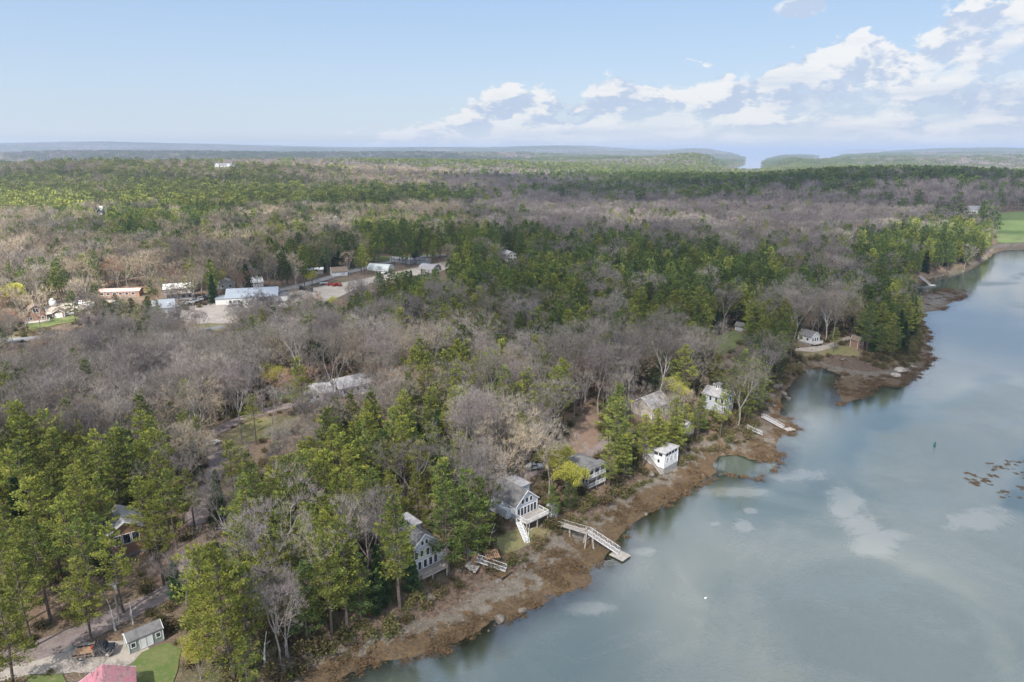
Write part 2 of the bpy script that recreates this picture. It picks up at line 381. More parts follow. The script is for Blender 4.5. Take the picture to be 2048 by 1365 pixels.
def hz(x, y): return float(height(np.array([x]), np.array([y]))[0])
LR = np.log(rr[4:]); 
def hfast(X, Y):
    """bilinear height from the sheet itself"""
    X, Y = np.asarray(X, float), np.asarray(Y, float); r = np.hypot(X, Y); a = np.arctan2(X, Y)
    i = np.clip(np.searchsorted(rr, r) - 1, 0, NR - 2); j = np.clip(np.searchsorted(aa, a) - 1, 0, NA - 2)
    fr = np.clip((r - rr[i]) / (rr[i + 1] - rr[i]), 0, 1); fa = np.clip((a - aa[j]) / (aa[j + 1] - aa[j]), 0, 1)
    return (GZ[i, j] * (1 - fr) + GZ[i + 1, j] * fr) * (1 - fa) + (GZ[i, j + 1] * (1 - fr) + GZ[i + 1, j + 1] * fr) * fa
TS = np.geomspace(50, 9000, 2600)
def G(px, py, up=0.0):
    """the ground point seen at a pixel (or the foot of something UP metres tall whose top is seen there)"""
    d = rays(px, py)[0]; X, Y, Z = d[0] * TS, d[1] * TS, CAMZ + d[2] * TS
    below = Z < np.maximum(hfast(X, Y), 0) + up
    k = int(np.argmax(below)) if below.any() else len(TS) - 1
    t0, t1 = TS[max(k - 1, 0)], TS[k]
    for _ in range(12):
        t = (t0 + t1) / 2
        if CAMZ + d[2] * t < max(float(hfast(d[0] * t, d[1] * t)), 0) + up: t1 = t
        else: t0 = t
    return Vector((d[0] * t1, d[1] * t1, max(float(hfast(d[0] * t1, d[1] * t1)), 0)))
# ground material
def ground_material():
    m = bpy.data.materials.new('ground'); m.use_nodes = True; m.node_tree.nodes.clear(); t = NT(m.node_tree)
    p = t.n('ShaderNodeNewGeometry').outputs['Position']; z = t.n('ShaderNodeAttribute', attribute_name='zone')
    s = t.n('ShaderNodeSeparateColor', ins={0: z.outputs['Color']})
    inter, low, wet = s.outputs[0], s.outputs[1], s.outputs[2]
    litter = t.mix(t.mr(t.noise(p, .09, 5, .65), .35, .65), (.175, .115, .080), (.110, .085, .055))
    litter = t.mix(t.mr(t.noise(p, .03, 4), .52, .68), litter, (.085, .095, .040))
    litter = t.mix(t.mr(t.noise(p, 1.6, 4, .7), .45, .75), litter, (.235, .170, .120))
    mud = t.mix(t.mr(t.noise(p, .55, 6, .7), .35, .66), (.108, .090, .070), (.175, .152, .124))
    mud = t.mix(t.mr(t.noise(p, 2.6, 4, .7), .58, .68), mud, (.29, .262, .222))
    weedc = t.mix(t.mr(t.noise(p, 1.4, 5, .7), .35, .65), (.125, .080, .038), (.060, .044, .028))
    weedc = t.mix(t.mr(t.noise(p, 3.4, 4, .8), .56, .7), weedc, (.215, .125, .050))
    wf = t.math('ADD', t.noise(p, .26, 7, .66), t.math('MULTIPLY', t.math('SUBTRACT', low, .5), .42))
    shorec = t.mix(t.mr(wf, .44, .50), mud, weedc)
    upper = t.mix(t.mr(t.noise(p, 1.1, 5, .7), .4, .6), (.070, .048, .034), (.150, .105, .075))
    shorec = t.mix(t.mr(t.math('ADD', low, t.math('MULTIPLY', t.noise(p, .5, 4), .5)), .50, .34), shorec, upper)
    c = t.mix(t.mr(t.math('ADD', inter, t.math('MULTIPLY', t.math('SUBTRACT', t.noise(p, .8, 4), .5), .6)), .35, .65), litter, shorec)
    under = t.mix(t.mr(t.noise(p, .16, 5, .6), .42, .60), (.100, .110, .065), (.190, .180, .130))
    c = t.mix(t.mr(wet, .0, .5), c, under)
    b = t.n('ShaderNodeBump', ins={'Height': t.noise(p, 2.2, 5, .7), 'Strength': .7, 'Distance': .45})
    rough = t.mr(inter, .3, .8, .95, .62)
    sh = t.n('ShaderNodeBsdfPrincipled', ins={'Base Color': c, 'Roughness': rough, 'Normal': b.outputs[0], 'Specular IOR Level': .3})
    t.n('ShaderNodeOutputMaterial', ins={0: sh.outputs[0]}); return m
gme = npmesh('ground', np.stack([GX, GY, GZ], 2).reshape(-1, 3), [GF[GF[:, 0] >= NA], ], [ground_material()], smooth=True)
tt = np.clip(GW / np.maximum(GW - GB, .01), 0, 1)
inter = np.clip(1 - GB / 3.0, 0, 1); low = 1 - tt; wetm = np.clip(-GZ / .35, 0, 1)
low = low + .35 * np.exp(-((GX - POOL[0]) / 16) ** 2 - ((GY - POOL[1]) / 14) ** 2) * (GZ > 0)
# the foreground flat is mostly grey mud with weed tongues, the point and the far side carry more weed
pxg, pyg = proj(GX, GY, GZ)
def lowmod(pxg, pyg): return (.30 * np.exp(-((pxg - 950) / 190) ** 2 - ((pyg - 1210) / 80) ** 2) + .55 * np.exp(-((pxg - 1690) / 90) ** 2 - ((pyg - 735) / 28) ** 2) + .45 * np.exp(-((pxg - 1865) / 55) ** 2 - ((pyg - 603) / 22) ** 2) + .25 * np.exp(-((pxg - 1540) / 50) ** 2 - ((pyg - 850) / 60) ** 2))
low = np.where(GB < 0, .13 + .86 * low - lowmod(pxg, pyg), low) if True else np.where(GB < 0, low - .30 * np.exp(-((pxg - 950) / 190) ** 2 - ((pyg - 1210) / 80) ** 2) - .45 * np.exp(-((pxg - 1660) / 60) ** 2 - ((pyg - 728) / 18) ** 2)
               - .35 * np.exp(-((pxg - 1855) / 40) ** 2 - ((pyg - 603) / 12) ** 2), low)
zc = np.stack([inter, np.clip(low, 0, 1), wetm, np.ones_like(inter)], 2).reshape(-1, 4).astype(np.float32)
ca = gme.color_attributes.new('zone', 'FLOAT_COLOR', 'POINT'); ca.data.foreach_set('color', zc.ravel())
tag(link('ground', gme), kind='structure')

# ---- river
def water_material():
    m = bpy.data.materials.new('river_water'); m.use_nodes = True; m.node_tree.nodes.clear(); t = NT(m.node_tree)
    g = t.n('ShaderNodeNewGeometry'); p = g.outputs['Position']
    dep = t.n('ShaderNodeAttribute', attribute_name='depth').outputs['Fac']
    cam_ = t.noise(p, .012, 4, .5, 1.2)                              # calm and wind-ruffled patches
    sps = t.n('ShaderNodeSeparateXYZ', ins={0: p})
    ruff = t.mr(t.math('ADD', cam_, t.mr(sps.outputs[1], 90, 330, .10, -.12)), .44, .58)
    ruff = t.math('MULTIPLY', ruff, t.mr(dep, .4, 3.5))
    st = t.n('ShaderNodeMapping', ins={'Vector': p, 'Rotation': (0, 0, R(-35)), 'Scale': (1, 2.4, 1)}).outputs[0]
    wv = t.math('ADD', t.noise(st, 1.15, 4, .6), t.math('MULTIPLY', t.noise(p, .22, 3), .8))
    b = t.n('ShaderNodeBump', ins={'Height': wv, 'Strength': t.mr(ruff, 0, 1, .06, .55), 'Distance': .2})
    silt = t.mr(t.noise(p, .035, 5, .6, .8), .40, .62)
    body = t.mix(silt, (.066, .084, .070), (.092, .106, .090))
    en = t.math('MULTIPLY', t.math('SUBTRACT', t.noise(p, .075, 7, .68, 1.5), .5), 1.9)
    for nm, c_ in (('shoal_glare', (.21, .21, .19)), ('weedbed', (.085, .10, .06)), ('deep', (.075, .100, .092))):
        body = t.mix(t.math('MULTIPLY', t.mr(t.math('ADD', t.n('ShaderNodeAttribute', attribute_name=nm).outputs['Fac'], en), .32, .80), {'shoal_glare': .5, 'weedbed': .35, 'deep': .6}[nm]), body, c_)
    fr = t.n('ShaderNodeFresnel', ins={'IOR': 2.2, 'Normal': b.outputs[0]})
    gl = t.n('ShaderNodeBsdfGlossy', ins={'Color': (1, 1, 1, 1), 'Roughness': t.mr(ruff, 0, 1, .03, .12), 'Normal': b.outputs[0]})
    df = t.n('ShaderNodeBsdfDiffuse', ins={'Color': body})
    tr = t.n('ShaderNodeBsdfTransparent', ins={'Color': (.78, .84, .72, 1)})
    mx = t.n('ShaderNodeMixShader', ins={0: t.math('MULTIPLY', t.mr(dep, -.02, .40), .97), 1: tr.outputs[0], 2: df.outputs[0]})
    m2 = t.n('ShaderNodeMixShader', ins={0: t.math('MINIMUM', t.math('ADD', t.math('MULTIPLY', fr.outputs[0], 1.1), .0), 1.0), 1: mx.outputs[0], 2: gl.outputs[0]})
    t.n('ShaderNodeOutputMaterial', ins={0: m2.outputs[0]}); return m
wf = GF[(GZ.ravel()[GF].min(1) < .35) & (GF[:, 0] >= NA)]
use = np.unique(wf); remap = np.full(NR * NA, -1); remap[use] = np.arange(len(use))
WV = np.stack([GX.ravel()[use], GY.ravel()[use], np.zeros(len(use))], 1)
wme = npmesh('water', WV, [remap[wf]], [water_material()], smooth=True)
ga = wme.attributes.new('depth', 'FLOAT', 'POINT'); ga.data.foreach_set('value', np.maximum(-GZ.ravel()[use], 0).astype(np.float32))
wpx, wpy = proj(WV[:, 0], WV[:, 1], 0 * WV[:, 0])
for nm, L in (('shoal_glare', [(1690, 1010, 40, 42), (1755, 1085, 62, 30), (1720, 1050, 50, 30), (1486, 1054, 22, 12), (1500, 1022, 18, 8), (1430, 1048, 14, 5), (1290, 1105, 26, 10), (1960, 1040, 90, 26), (1280, 1060, 22, 30), (1470, 985, 90, 14), (1590, 950, 70, 14), (1180, 1215, 60, 16)]),  # pale silt shoals, and off the pier a bright reflection painted into the water
              ('weedbed', [(1545, 1360, 60, 24), (880, 1310, 45, 22), (1100, 1235, 40, 12)]), ('deep', [(1730, 900, 110, 46), (1840, 1000, 90, 30), (1640, 1180, 200, 40)])):
    q = np.zeros(len(WV))
    for x, y, a, b in L: q = np.maximum(q, np.exp(-((wpx - x) / a) ** 2 - ((wpy - y) / b) ** 2))
    at_ = wme.attributes.new(nm, 'FLOAT', 'POINT'); at_.data.foreach_set('value', q.astype(np.float32))
tag(link('river_water', wme), kind='structure')

# ------------------------------------------------------------------ roads, yards, lawns: sheets draped on the ground
def inpoly(X, Y, P): return sdf(X, Y, np.asarray(P)) > 0
CLEAR = []          # world polygons kept free of trees
def sheet(name, poly_px, m, off=.06, step=None, keep=True, world=None):
    P = [G(*p) for p in poly_px] if world is None else world
    P2 = np.array([(p[0], p[1]) for p in P]); d = float(np.hypot(P2[:, 0], P2[:, 1]).mean())
    step = step or max(.9, d * .006)
    # round the outline a little and densify
    Q = []
    n = len(P2)
    for i in range(n):
        a, b = P2[i], P2[(i + 1) % n]; L = np.hypot(*(b - a)); k = max(1, int(L / step))
        for j in range(k):
            p = a + (b - a) * j / k; w_ = (fbm(p[0] * 1., p[1] * 1., 5.0 + d * .01, 2) - .5) * min(1.6, .3 * L) if world is None else 0
            nrm = np.array([-(b - a)[1], (b - a)[0]]) / (L + 1e-6); Q.append(p + nrm * w_)
    Q = np.array(Q); x0, y0 = Q.min(0); x1, y1 = Q.max(0)
    gx, gy = np.meshgrid(np.arange(x0, x1, step), np.arange(y0, y1, step)); gx, gy = gx.ravel(), gy.ravel()
    s_ = sdf(gx, gy, Q); k = s_ > step * .45
    ptsl = [Vector(p) for p in Q] + [Vector((a, b)) for a, b in zip(gx[k], gy[k])]
    n = len(Q)
    vs, _, fs, *_ = delaunay_2d_cdt(ptsl, [(i, (i + 1) % n) for i in range(n)], [], 1, 1e-4)
    A = np.array([(v.x, v.y) for v in vs]); Z = np.maximum(hfast(A[:, 0], A[:, 1]), .02) + off + d * .0002
    me = bpy.data.meshes.new(name); me.from_pydata([(*a, z) for a, z in zip(A.tolist(), Z.tolist())], [], [tuple(f) for f in fs]); me.update()
    bm = bmesh.new(); bm.from_mesh(me)
    bmesh.ops.recalc_face_normals(bm, faces=bm.faces)
    if sum(f.normal.z for f in bm.faces) < 0: bmesh.ops.reverse_faces(bm, faces=bm.faces)
    bm.to_mesh(me); bm.free(); me.materials.append(m)
    for f in me.polygons: f.use_smooth = True
    if keep: CLEAR.append(Q)
    return tag(link(name, me), kind='structure')
def strip(name, line_px, width, m, off=.09, keep=True):
    P = [np.array(G(*p)[:2]) for p in line_px]
    for _ in range(2):      # chaikin
        Q = [P[0]]
        for a, b in zip(P, P[1:]): Q += [a * .75 + b * .25, a * .25 + b * .75]
        P = Q + [P[-1]]
    L, Rr = [], []
    for i, p in enumerate(P):
        d = P[min(i + 1, len(P) - 1)] - P[max(i - 1, 0)]; d = d / (np.hypot(*d) + 1e-9); n = np.array([-d[1], d[0]])
        w_ = width * (1 + (vn(p[0] / 6, p[1] / 6) - .5) * .25) / 2
        L.append(p + n * w_); Rr.append(p - n * w_)
    return sheet(name, None, m, off, world=L + Rr[::-1], keep=keep)
def groundish(name, a, b, c, s1=.3, s2=2.5, bump=.3, streak=None):
    if name in MATS: return MATS[name]
    m = bpy.data.materials.new(name); m.use_nodes = True; m.node_tree.nodes.clear(); t = NT(m.node_tree)
    p = t.n('ShaderNodeNewGeometry').outputs['Position']
    cc = t.mix(t.mr(t.noise(p, s1, 5, .65), .35, .65), a, b); cc = t.mix(t.mr(t.noise(p, s2, 4, .7), .50, .72), cc, c)
    bb = t.n('ShaderNodeBump', ins={'Height': t.noise(p, s2, 4, .7), 'Strength': bump, 'Distance': .1})
    sh = t.n('ShaderNodeBsdfPrincipled', ins={'Base Color': cc, 'Roughness': .95, 'Normal': bb.outputs[0], 'Specular IOR Level': .15}); t.n('ShaderNodeOutputMaterial', ins={0: sh.outputs[0]})
    MATS[name] = m; return m
M_dirt = groundish('dirt', (.215, .175, .165), (.150, .120, .112), (.27, .225, .205))
M_grav = groundish('gravel', (.34, .30, .26), (.26, .225, .20), (.42, .38, .34))
M_tan = groundish('sand_gravel', (.37, .33, .28), (.29, .255, .215), (.44, .395, .34), .12)
M_asph = groundish('asphalt', (.20, .20, .205), (.155, .155, .16), (.24, .24, .24), .15)
M_lawn = groundish('lawn', (.085, .125, .035), (.135, .145, .055), (.175, .160, .085), .35, 1.2)
M_field = groundish('field_grass', (.120, .175, .055), (.165, .195, .080), (.100, .150, .045), .02, .12)
M_rough = groundish('rough_grass', (.150, .145, .065), (.185, .150, .085), (.115, .135, .040), .2, 1.5)
M_leaf = groundish('leaf_litter', (.190, .130, .095), (.160, .112, .085), (.24, .170, .125), .2, 1.8)
strip('dirt_road', [(-120, 1385), (0, 1322), (88, 1298), (154, 1273), (220, 1240), (275, 1216), (330, 1189), (385, 1146), (392, 1100)], 5.0, M_dirt)
sheet('gravel_yard', [(-60, 1345), (60, 1322), (140, 1302), (165, 1288), (230, 1285), (285, 1283), (296, 1298), (268, 1322), (240, 1340), (150, 1344), (120, 1350), (60, 1352), (-40, 1372)], M_grav, .07)
sheet('lawn', [(52, 1352), (125, 1347), (132, 1375), (120, 1400), (50, 1400)], M_lawn, .16)
sheet('lawn', [(258, 1342), (285, 1308), (335, 1290), (360, 1300), (352, 1345), (330, 1400), (258, 1400)], M_lawn, .14)
strip('driveway', [(398, 1050), (395, 1020), (420, 960), (440, 925), (418, 893), (411, 877), (440, 860), (475, 843), (522, 825), (580, 812), (620, 800)], 4.5, M_dirt)
sheet('rough_grass', [(425, 905), (432, 880), (480, 850), (530, 835), (600, 830), (575, 870), (500, 885), (470, 930), (430, 950)], M_rough, .05)
sheet('lawn', [(545, 780), (580, 772), (600, 785), (590, 800), (555, 800)], M_lawn, .1)
sheet('leaf_clearing', [(1130, 890), (1150, 840), (1190, 815), (1205, 840), (1195, 900), (1150, 915)], M_leaf, .05)
strip('driveway', [(1030, 962), (1070, 940), (1130, 925), (1180, 912), (1215, 890), (1240, 850)], 4, M_dirt)
sheet('lawn', [(990, 1080), (1005, 1060), (1090, 1058), (1112, 1042), (1118, 1050), (1100, 1066), (1060, 1088), (1005, 1106)], M_rough, .06)
sheet('lawn', [(1420, 702), (1426, 676), (1470, 660), (1492, 672), (1470, 700), (1445, 712)], M_lawn, .1)
strip('driveway', [(1588, 700), (1640, 698), (1668, 690), (1690, 680), (1712, 673), (1740, 672)], 3.6, M_grav)
sheet('rough_grass', [(1600, 712), (1640, 700), (1690, 690), (1712, 700), (1720, 712), (1676, 709)], M_rough, .05)
sheet('field', [(1983, 427), (2048, 424), (2320, 418), (2400, 470), (2048, 486), (1996, 486), (1986, 460)], M_field, .1, step=7)
sheet('gravel_lot', [(330, 648), (335, 628), (430, 612), (445, 590), (480, 598), (560, 590), (650, 572), (720, 560), (790, 545), (870, 528), (905, 520), (915, 530), (880, 545), (800, 556), (740, 568), (690, 590), (640, 612), (560, 620), (470, 650)], M_tan, .12, step=3)
sheet('parking_lot', [(335, 640), (345, 618), (440, 606), (560, 618), (470, 648), (350, 652)], M_grav, .3, step=3, keep=False)
strip('road', [(905, 512), (860, 513), (800, 520), (735, 536), (660, 556), (600, 574), (520, 590)], 7, M_asph, .32)
strip('road', [(-80, 684), (0, 683), (60, 679), (130, 672)], 7, M_asph, .15)
strip('road', [(330, 668), (400, 662), (450, 654)], 5, M_asph, .15)
sheet('rough_grass', [(330, 660), (345, 650), (470, 648), (520, 640), (440, 664)], M_rough, .12)
sheet('lawn', [(52, 650), (60, 640), (100, 634), (150, 632), (160, 642), (110, 652), (62, 662)], M_lawn, .15)
sheet('gravel_yard', [(30, 628), (100, 612), (150, 606), (240, 600), (250, 610), (150, 622), (90, 632), (40, 640)], M_tan, .15)
sheet('lawn', [(740, 515), (800, 512), (880, 508), (895, 512), (800, 520), (742, 524)], M_lawn, .2, step=4)
sheet('hilltop_meadow', [(360, 338), (400, 333), (500, 333), (560, 339), (480, 342), (400, 341)], M_rough, .4, step=12)
# ------------------------------------------------------------------ trees
def tube(path, rad, n=5):
    """tapered tube along a polyline -> verts, quads"""
    V = []; path = [np.array(p, float) for p in path]
    for i, p in enumerate(path):
        d = path[min(i + 1, len(path) - 1)] - path[max(i - 1, 0)]; d = d / (np.linalg.norm(d) + 1e-9)
        u = np.cross(d, (0.13, .99, .05)); u /= np.linalg.norm(u); v = np.cross(d, u)
        for k in range(n):
            a = math.tau * k / n; V.append(p + (u * math.cos(a) + v * math.sin(a)) * rad[i])
    F = [(i * n + k, i * n + (k + 1) % n, (i + 1) * n + (k + 1) % n, (i + 1) * n + k) for i in range(len(path) - 1) for k in range(n)]
    return np.array(V), np.array(F)
class Acc:
    def __init__(s): s.V = []; s.F = []; s.n = 0
    def add(s, V, F):
        s.V.append(np.asarray(V)); s.F.append(np.asarray(F) + s.n); s.n += len(V)
    def get(s):
        if not s.V: return np.zeros((0, 3)), []
        by = {}
        for f in s.F: by.setdefault(f.shape[1], []).append(f)
        return np.vstack(s.V), [np.vstack(v) for v in by.values()]
def blades(P, D, L, Wd, rg, twist=None):
    """one kite-shaped leaf/needle blade per row: base P, direction D, length L, width Wd"""
    n = len(P); D = D / (np.linalg.norm(D, axis=1, keepdims=True) + 1e-9)
    r = rg.normal(size=(n, 3)); s = np.cross(D, r); s /= (np.linalg.norm(s, axis=1, keepdims=True) + 1e-9)
    L = np.broadcast_to(L, n)[:, None]; Wd = np.broadcast_to(Wd, n)[:, None]
    V = np.stack([P, P + D * L * .55 + s * Wd, P + D * L, P + D * L * .55 - s * Wd], 1).reshape(-1, 3)
    i = np.arange(n)[:, None] * 4
    return V, i + np.array([[0, 1, 2, 3]])
def thin(P0, P1, w, rg):
    """one thin triangle per twig"""
    D = P1 - P0; s = np.cross(D, rg.normal(size=D.shape)); s /= (np.linalg.norm(s, axis=1, keepdims=True) + 1e-9)
    w = np.broadcast_to(w, len(P0))[:, None]
    V = np.stack([P0 + s * w, P0 - s * w, P1], 1).reshape(-1, 3); i = np.arange(len(P0))[:, None] * 3
    return V, i + np.array([[0, 1, 2]])
def conifer(seed, H, R0, z0, kind='pine', lod=0):
    rg = np.random.default_rng(seed); T, Cn = Acc(), Acc()
    lean = rg.normal(0, .012, 2)
    def ax(z): return np.array([lean[0] * z + .15 * math.sin(z * .35 + seed), lean[1] * z + .15 * math.cos(z * .3 + seed), z])
    zs = np.linspace(0, H * .985, 9 if lod == 0 else 3)
    r0 = .011 * H + .06
    T.add(*tube([ax(z) for z in zs], [r0 * (1 - .88 * z / H) for z in zs], 7 if lod == 0 else 3))
    dens, size = [(1, 1), (.26, 1.9), (.075, 3.4)][lod]
    z = z0 * H; step = H * (.043 if kind == 'pine' else .028)
    if lod == 2: step *= 1.7; dens *= 1.7
    lop = rg.uniform(0, math.tau); sq = rg.uniform(.1, .3)
    while z < H * .985:
        t = (z - z0 * H) / (H * (1 - z0))
        if kind == 'pine': prof = (1 - t) ** .62 * (.62 + .38 * min(1, t / .28)) * rg.uniform(.68, 1.12); pit = -.08 + .75 * t ** 1.6; nb = rg.integers(3, 6)
        elif kind == 'spruce': prof = (1 - t) ** .85 * rg.uniform(.85, 1.08); pit = -.35 + .7 * t; nb = rg.integers(5, 8)
        else: prof = math.sin(math.pi * min(1, .16 + t * .86)) ** .7 * rg.uniform(.9, 1.05); pit = .7; nb = rg.integers(6, 9)
        a0 = rg.uniform(0, math.tau)
        for b in range(nb):
            if kind == 'pine' and rg.random() < .14: continue
            a = a0 + math.tau * b / nb + rg.normal(0, .25)
            L = R0 * prof * (1 + sq * math.cos(a - lop)) * (rg.uniform(.62, 1.22) if kind == 'pine' else rg.uniform(.85, 1.1)) + .15
            p = pit + rg.normal(0, .10); base = ax(z)
            o = np.array([math.cos(a), math.sin(a), 0]); sd = np.array([-math.sin(a), math.cos(a), 0])
            def bp(s): s = np.asarray(s)[:, None]; return base + o * L * s * math.cos(p) + np.array([0, 0, 1.]) * (L * s * math.sin(p) + .10 * L * s * s * (1 if kind != 'spruce' else -.5))
            if lod == 0 and kind == 'pine': T.add(*tube(bp([0, .5, .9]), [.05 + .01 * L, .035, .01], 3))
            elif lod == 0: T.add(*tube(bp([0, .8]), [.03, .01], 3))
            n = max(3, int(dens * ((26 * L + 14) if lod == 0 else (16 * L + 10)) * (1 if kind == 'pine' else 1.25)))
            # foliage plates: side sprays in a few pads along the branch
            npad = max(1, int(L * 1.1)) if kind == 'pine' else 3
            pads = rg.uniform(.30, 1.0, npad) if kind == 'pine' else rg.uniform(.1, 1, npad)
            s = np.clip(pads[rg.integers(0, npad, n)] + rg.normal(0, .09, n), .12, 1.04)
            wdt = L * (.30 if kind == 'pine' else .22)
            lat = rg.normal(0, 1, n) * wdt * (1.08 - .6 * s) * .75
            P = bp(s) + sd * lat[:, None]; P[:, 2] += rg.normal(.05, .13, n) * (1 + .3 * (lod > 0))
            D = o * .55 + sd * (np.sign(lat) * rg.uniform(.2, .8, n))[:, None] + np.array([0, 0, 1.]) * (rg.uniform(.1, .9, n) if kind != 'spruce' else rg.uniform(-.3, .4, n))[:, None] + rg.normal(0, .25, (n, 3))
            L_ = (rg.uniform(.26, .56, n) if lod == 0 else rg.uniform(.34, .70, n)) * (1 if kind == 'pine' else .75) * size; Wd = L_ * (.20 if kind == 'pine' else .28)
            Cn.add(*blades(P, D, L_, Wd, rg))
        z += step * rg.uniform(.7, 1.3)
    n = int(16 * dens) + 2; P = np.tile(ax(H * .93), (n, 1)) + rg.normal(0, .15, (n, 3)); Cn.add(*blades(P, np.array([0, 0, 1.]) + rg.normal(0, .5, (n, 3)), .5 * size, .1 * size, rg))
    return T, Cn
def broadleaf(seed, H, spread, fork=.32, leaves=0, lod=0, up=.55, leafsize=.16):
    """bare-branched tree: trunk, limbs, boughs and a haze of twigs; leaves = number of small bud leaves"""
    rg = np.random.default_rng(seed); T, Cn = Acc(), Acc()
    lev = [5, 4, 3][lod]
    cur = [(np.zeros(3), np.array([rg.normal(0, .04), rg.normal(0, .04), 1.]), H * fork, .012 * H + .05)]
    tips = []; segs0, segs1, ws = [], [], []
    for l in range(lev):
        nxt = []
        for p, d, L, r in cur:
            d = d / np.linalg.norm(d); m = p + d * L * .5 + rg.normal(0, .035 * L, 3); e = p + d * L + rg.normal(0, .03 * L, 3) + np.array([0, 0, .03 * L * l])
            if r > .028 and l < 3:
                nn = (7, 5, 3)[l] if lod == 0 else 3
                T.add(*tube([p, m, e], [r, r * .8, r * .62], nn))
            else:
                segs0 += [p, m]; segs1 += [m, e]; ws += [r, r * .8]
            k = rg.integers(3, 5) if l else rg.integers(3, 6)
            if l and rg.random() < .5 and l < lev - 1:      # a side twig halfway
                nxt.append((m, d + rg.normal(0, .6, 3) + [0, 0, .15], L * .6, r * .4))
            a0 = rg.uniform(0, math.tau); u = np.cross(d, (.3, .8, .1)); u /= np.linalg.norm(u); v = np.cross(d, u)
            for j in range(k):
                a = a0 + math.tau * j / k + rg.normal(0, .3); tl = rg.uniform(.28, .80) * (spread if l < 2 else 1.05)
                nd = d + (u * math.cos(a) + v * math.sin(a)) * tl; nd = nd / np.linalg.norm(nd) + np.array([0, 0, up * .28])
                fl = (.34, .62, .66, .66, .7)[l]
                nl = (H * .34 if l == 0 else L * fl) * rg.uniform(.75, 1.2)
                nxt.append((e if j or l else e, nd, nl, r * (.52 if l else .60) * rg.uniform(.7, 1.1)))
        cur = nxt
    P = np.array([c[0] for c in cur]); D = np.array([c[1] for c in cur]); D /= np.linalg.norm(D, axis=1, keepdims=True)
    Lc = np.array([c[2] for c in cur])
    k = (3, 3, 3)[lod]; n = len(P)
    mult = (1, 1.15, 1.5)[lod]
    for j in range(k):
        L = np.maximum(Lc, .5) * rg.uniform(.7, 1.5, n) * mult
        D2 = D + rg.normal(0, .42, (n, 3)); D2 /= np.linalg.norm(D2, axis=1, keepdims=True); D2[:, 2] += .15
        Cn.add(*thin(P, P + D2 * L[:, None], (.018, .045, .10)[lod], rg))
        if lod == 0:
            M = P + D2 * L[:, None] * .45; D3 = D2 + rg.normal(0, .5, (n, 3))
            Cn.add(*thin(M, M + D3 * L[:, None] * .55, .014, rg))
    if segs0:
        s0, s1, ws = np.array(segs0), np.array(segs1), np.array(ws)
        V, F = thin(s0, s1, np.maximum(ws, (.022, .05, .1)[lod]), rg); Cn.add(V, F)
    if leaves:
        i = rg.integers(0, n, leaves); Q = P[i] + D[i] * (Lc[i] * rg.uniform(0, 1.5, leaves))[:, None] + rg.normal(0, .28, (leaves, 3))
        Cn.add(*blades(Q, rg.normal(0, 1, (leaves, 3)) + [0, 0, .3], leafsize, leafsize * .45, rg))
    return T, Cn
def shrubby(seed, H, lod=0):
    rg = np.random.default_rng(seed); T, Cn = Acc(), Acc(); n = 160 if lod == 0 else 50
    a = rg.uniform(0, math.tau, n); e = rg.uniform(.2, 1.4, n); L = H * rg.uniform(.5, 1.1, n)
    P1 = np.stack([np.cos(a) * np.cos(e), np.sin(a) * np.cos(e), np.sin(e)], 1) * L[:, None]
    P0 = np.stack([np.cos(a), np.sin(a), 0 * a], 1) * (H * .2) * rg.random(n)[:, None]
    Cn.add(*thin(P0, P1, .03 if lod == 0 else .08, rg))
    m = 260 if lod == 0 else 60; i = rg.integers(0, n, m)
    Cn.add(*blades(P1[i] * rg.uniform(.5, 1, m)[:, None] + rg.normal(0, .15, (m, 3)), rg.normal(0, 1, (m, 3)), .28 if lod == 0 else .6, .10 if lod == 0 else .2, rg))
    T.add(*tube([(0, 0, -.2), (0, 0, H * .5)], [.05, .02], 3))
    return T, Cn
# a handful of sourced trees of each kind; copies share their meshes
KINDS = {}
def proto(key, TC, bark, leaf, H):
    T, Cn = TC; tv, tf = T.get(); cv, cf = Cn.get()
    KINDS.setdefault(key, []).append(dict(T=(tv, tf), C=(cv, cf), bark=bark, leaf=leaf, H=H, trunk=None, crown=None))
for i in range(5): proto('pine0', conifer(10 + i, 20, 5.0, (.30, .42, .36, .25, .46)[i], 'pine', 0), M_bark, M_pine, 20)
for i in range(2): proto('deep0', conifer(20 + i, 18, 5.0, .22, 'pine', 0), M_bark, M_pine2, 18)
for i in range(2): proto('spruce0', conifer(30 + i, 15, 2.9, .08, 'spruce', 0), M_bark, M_spruce, 15)
for i in range(1): proto('cedar0', conifer(40 + i, 11, 2.3, .03, 'cedar', 0), M_bark, M_spruce, 11)
for i in range(5): proto('bare0', broadleaf(50 + i, 14, (1.0, .8, 1.15, .9, .7)[i], (.30, .38, .26, .34, .42)[i]), M_bark_grey, (M_twig, M_mauve, M_twig, M_twig, M_mauve)[i], 14)
proto('bare0', broadleaf(58, 15, .75, .40), M_bark_pale, M_twig, 15); proto('bare0', broadleaf(59, 12, 1.3, .22, up=.3), M_bark, M_tan_sunlit_twig, 12)
proto('red0', broadleaf(61, 10, 1.0, .25), M_bark_grey, M_red, 10)
for i in range(2): proto('bud0', broadleaf(70 + i, 10, 1.05, .22, 5200 if i == 0 else 3000, leafsize=.20), M_bark_grey, M_yel, 10)
proto('willow0', broadleaf(77, 12, 1.3, .18, 16000, up=.3, leafsize=.30), M_bark_grey, M_yel, 12)
for i in range(2): proto('shrub0', shrubby(80 + i, 1.6), M_bark, M_bush, 1.6)
for i in range(3): proto('pine1', conifer(110 + i, 18, 4.3, (.28, .4, .2)[i], 'pine', 1), M_bark, (M_pine, M_pine2, M_pine2)[i], 18)
proto('spruce1', conifer(120, 15, 3.1, .08, 'spruce', 1), M_bark, M_spruce, 15)
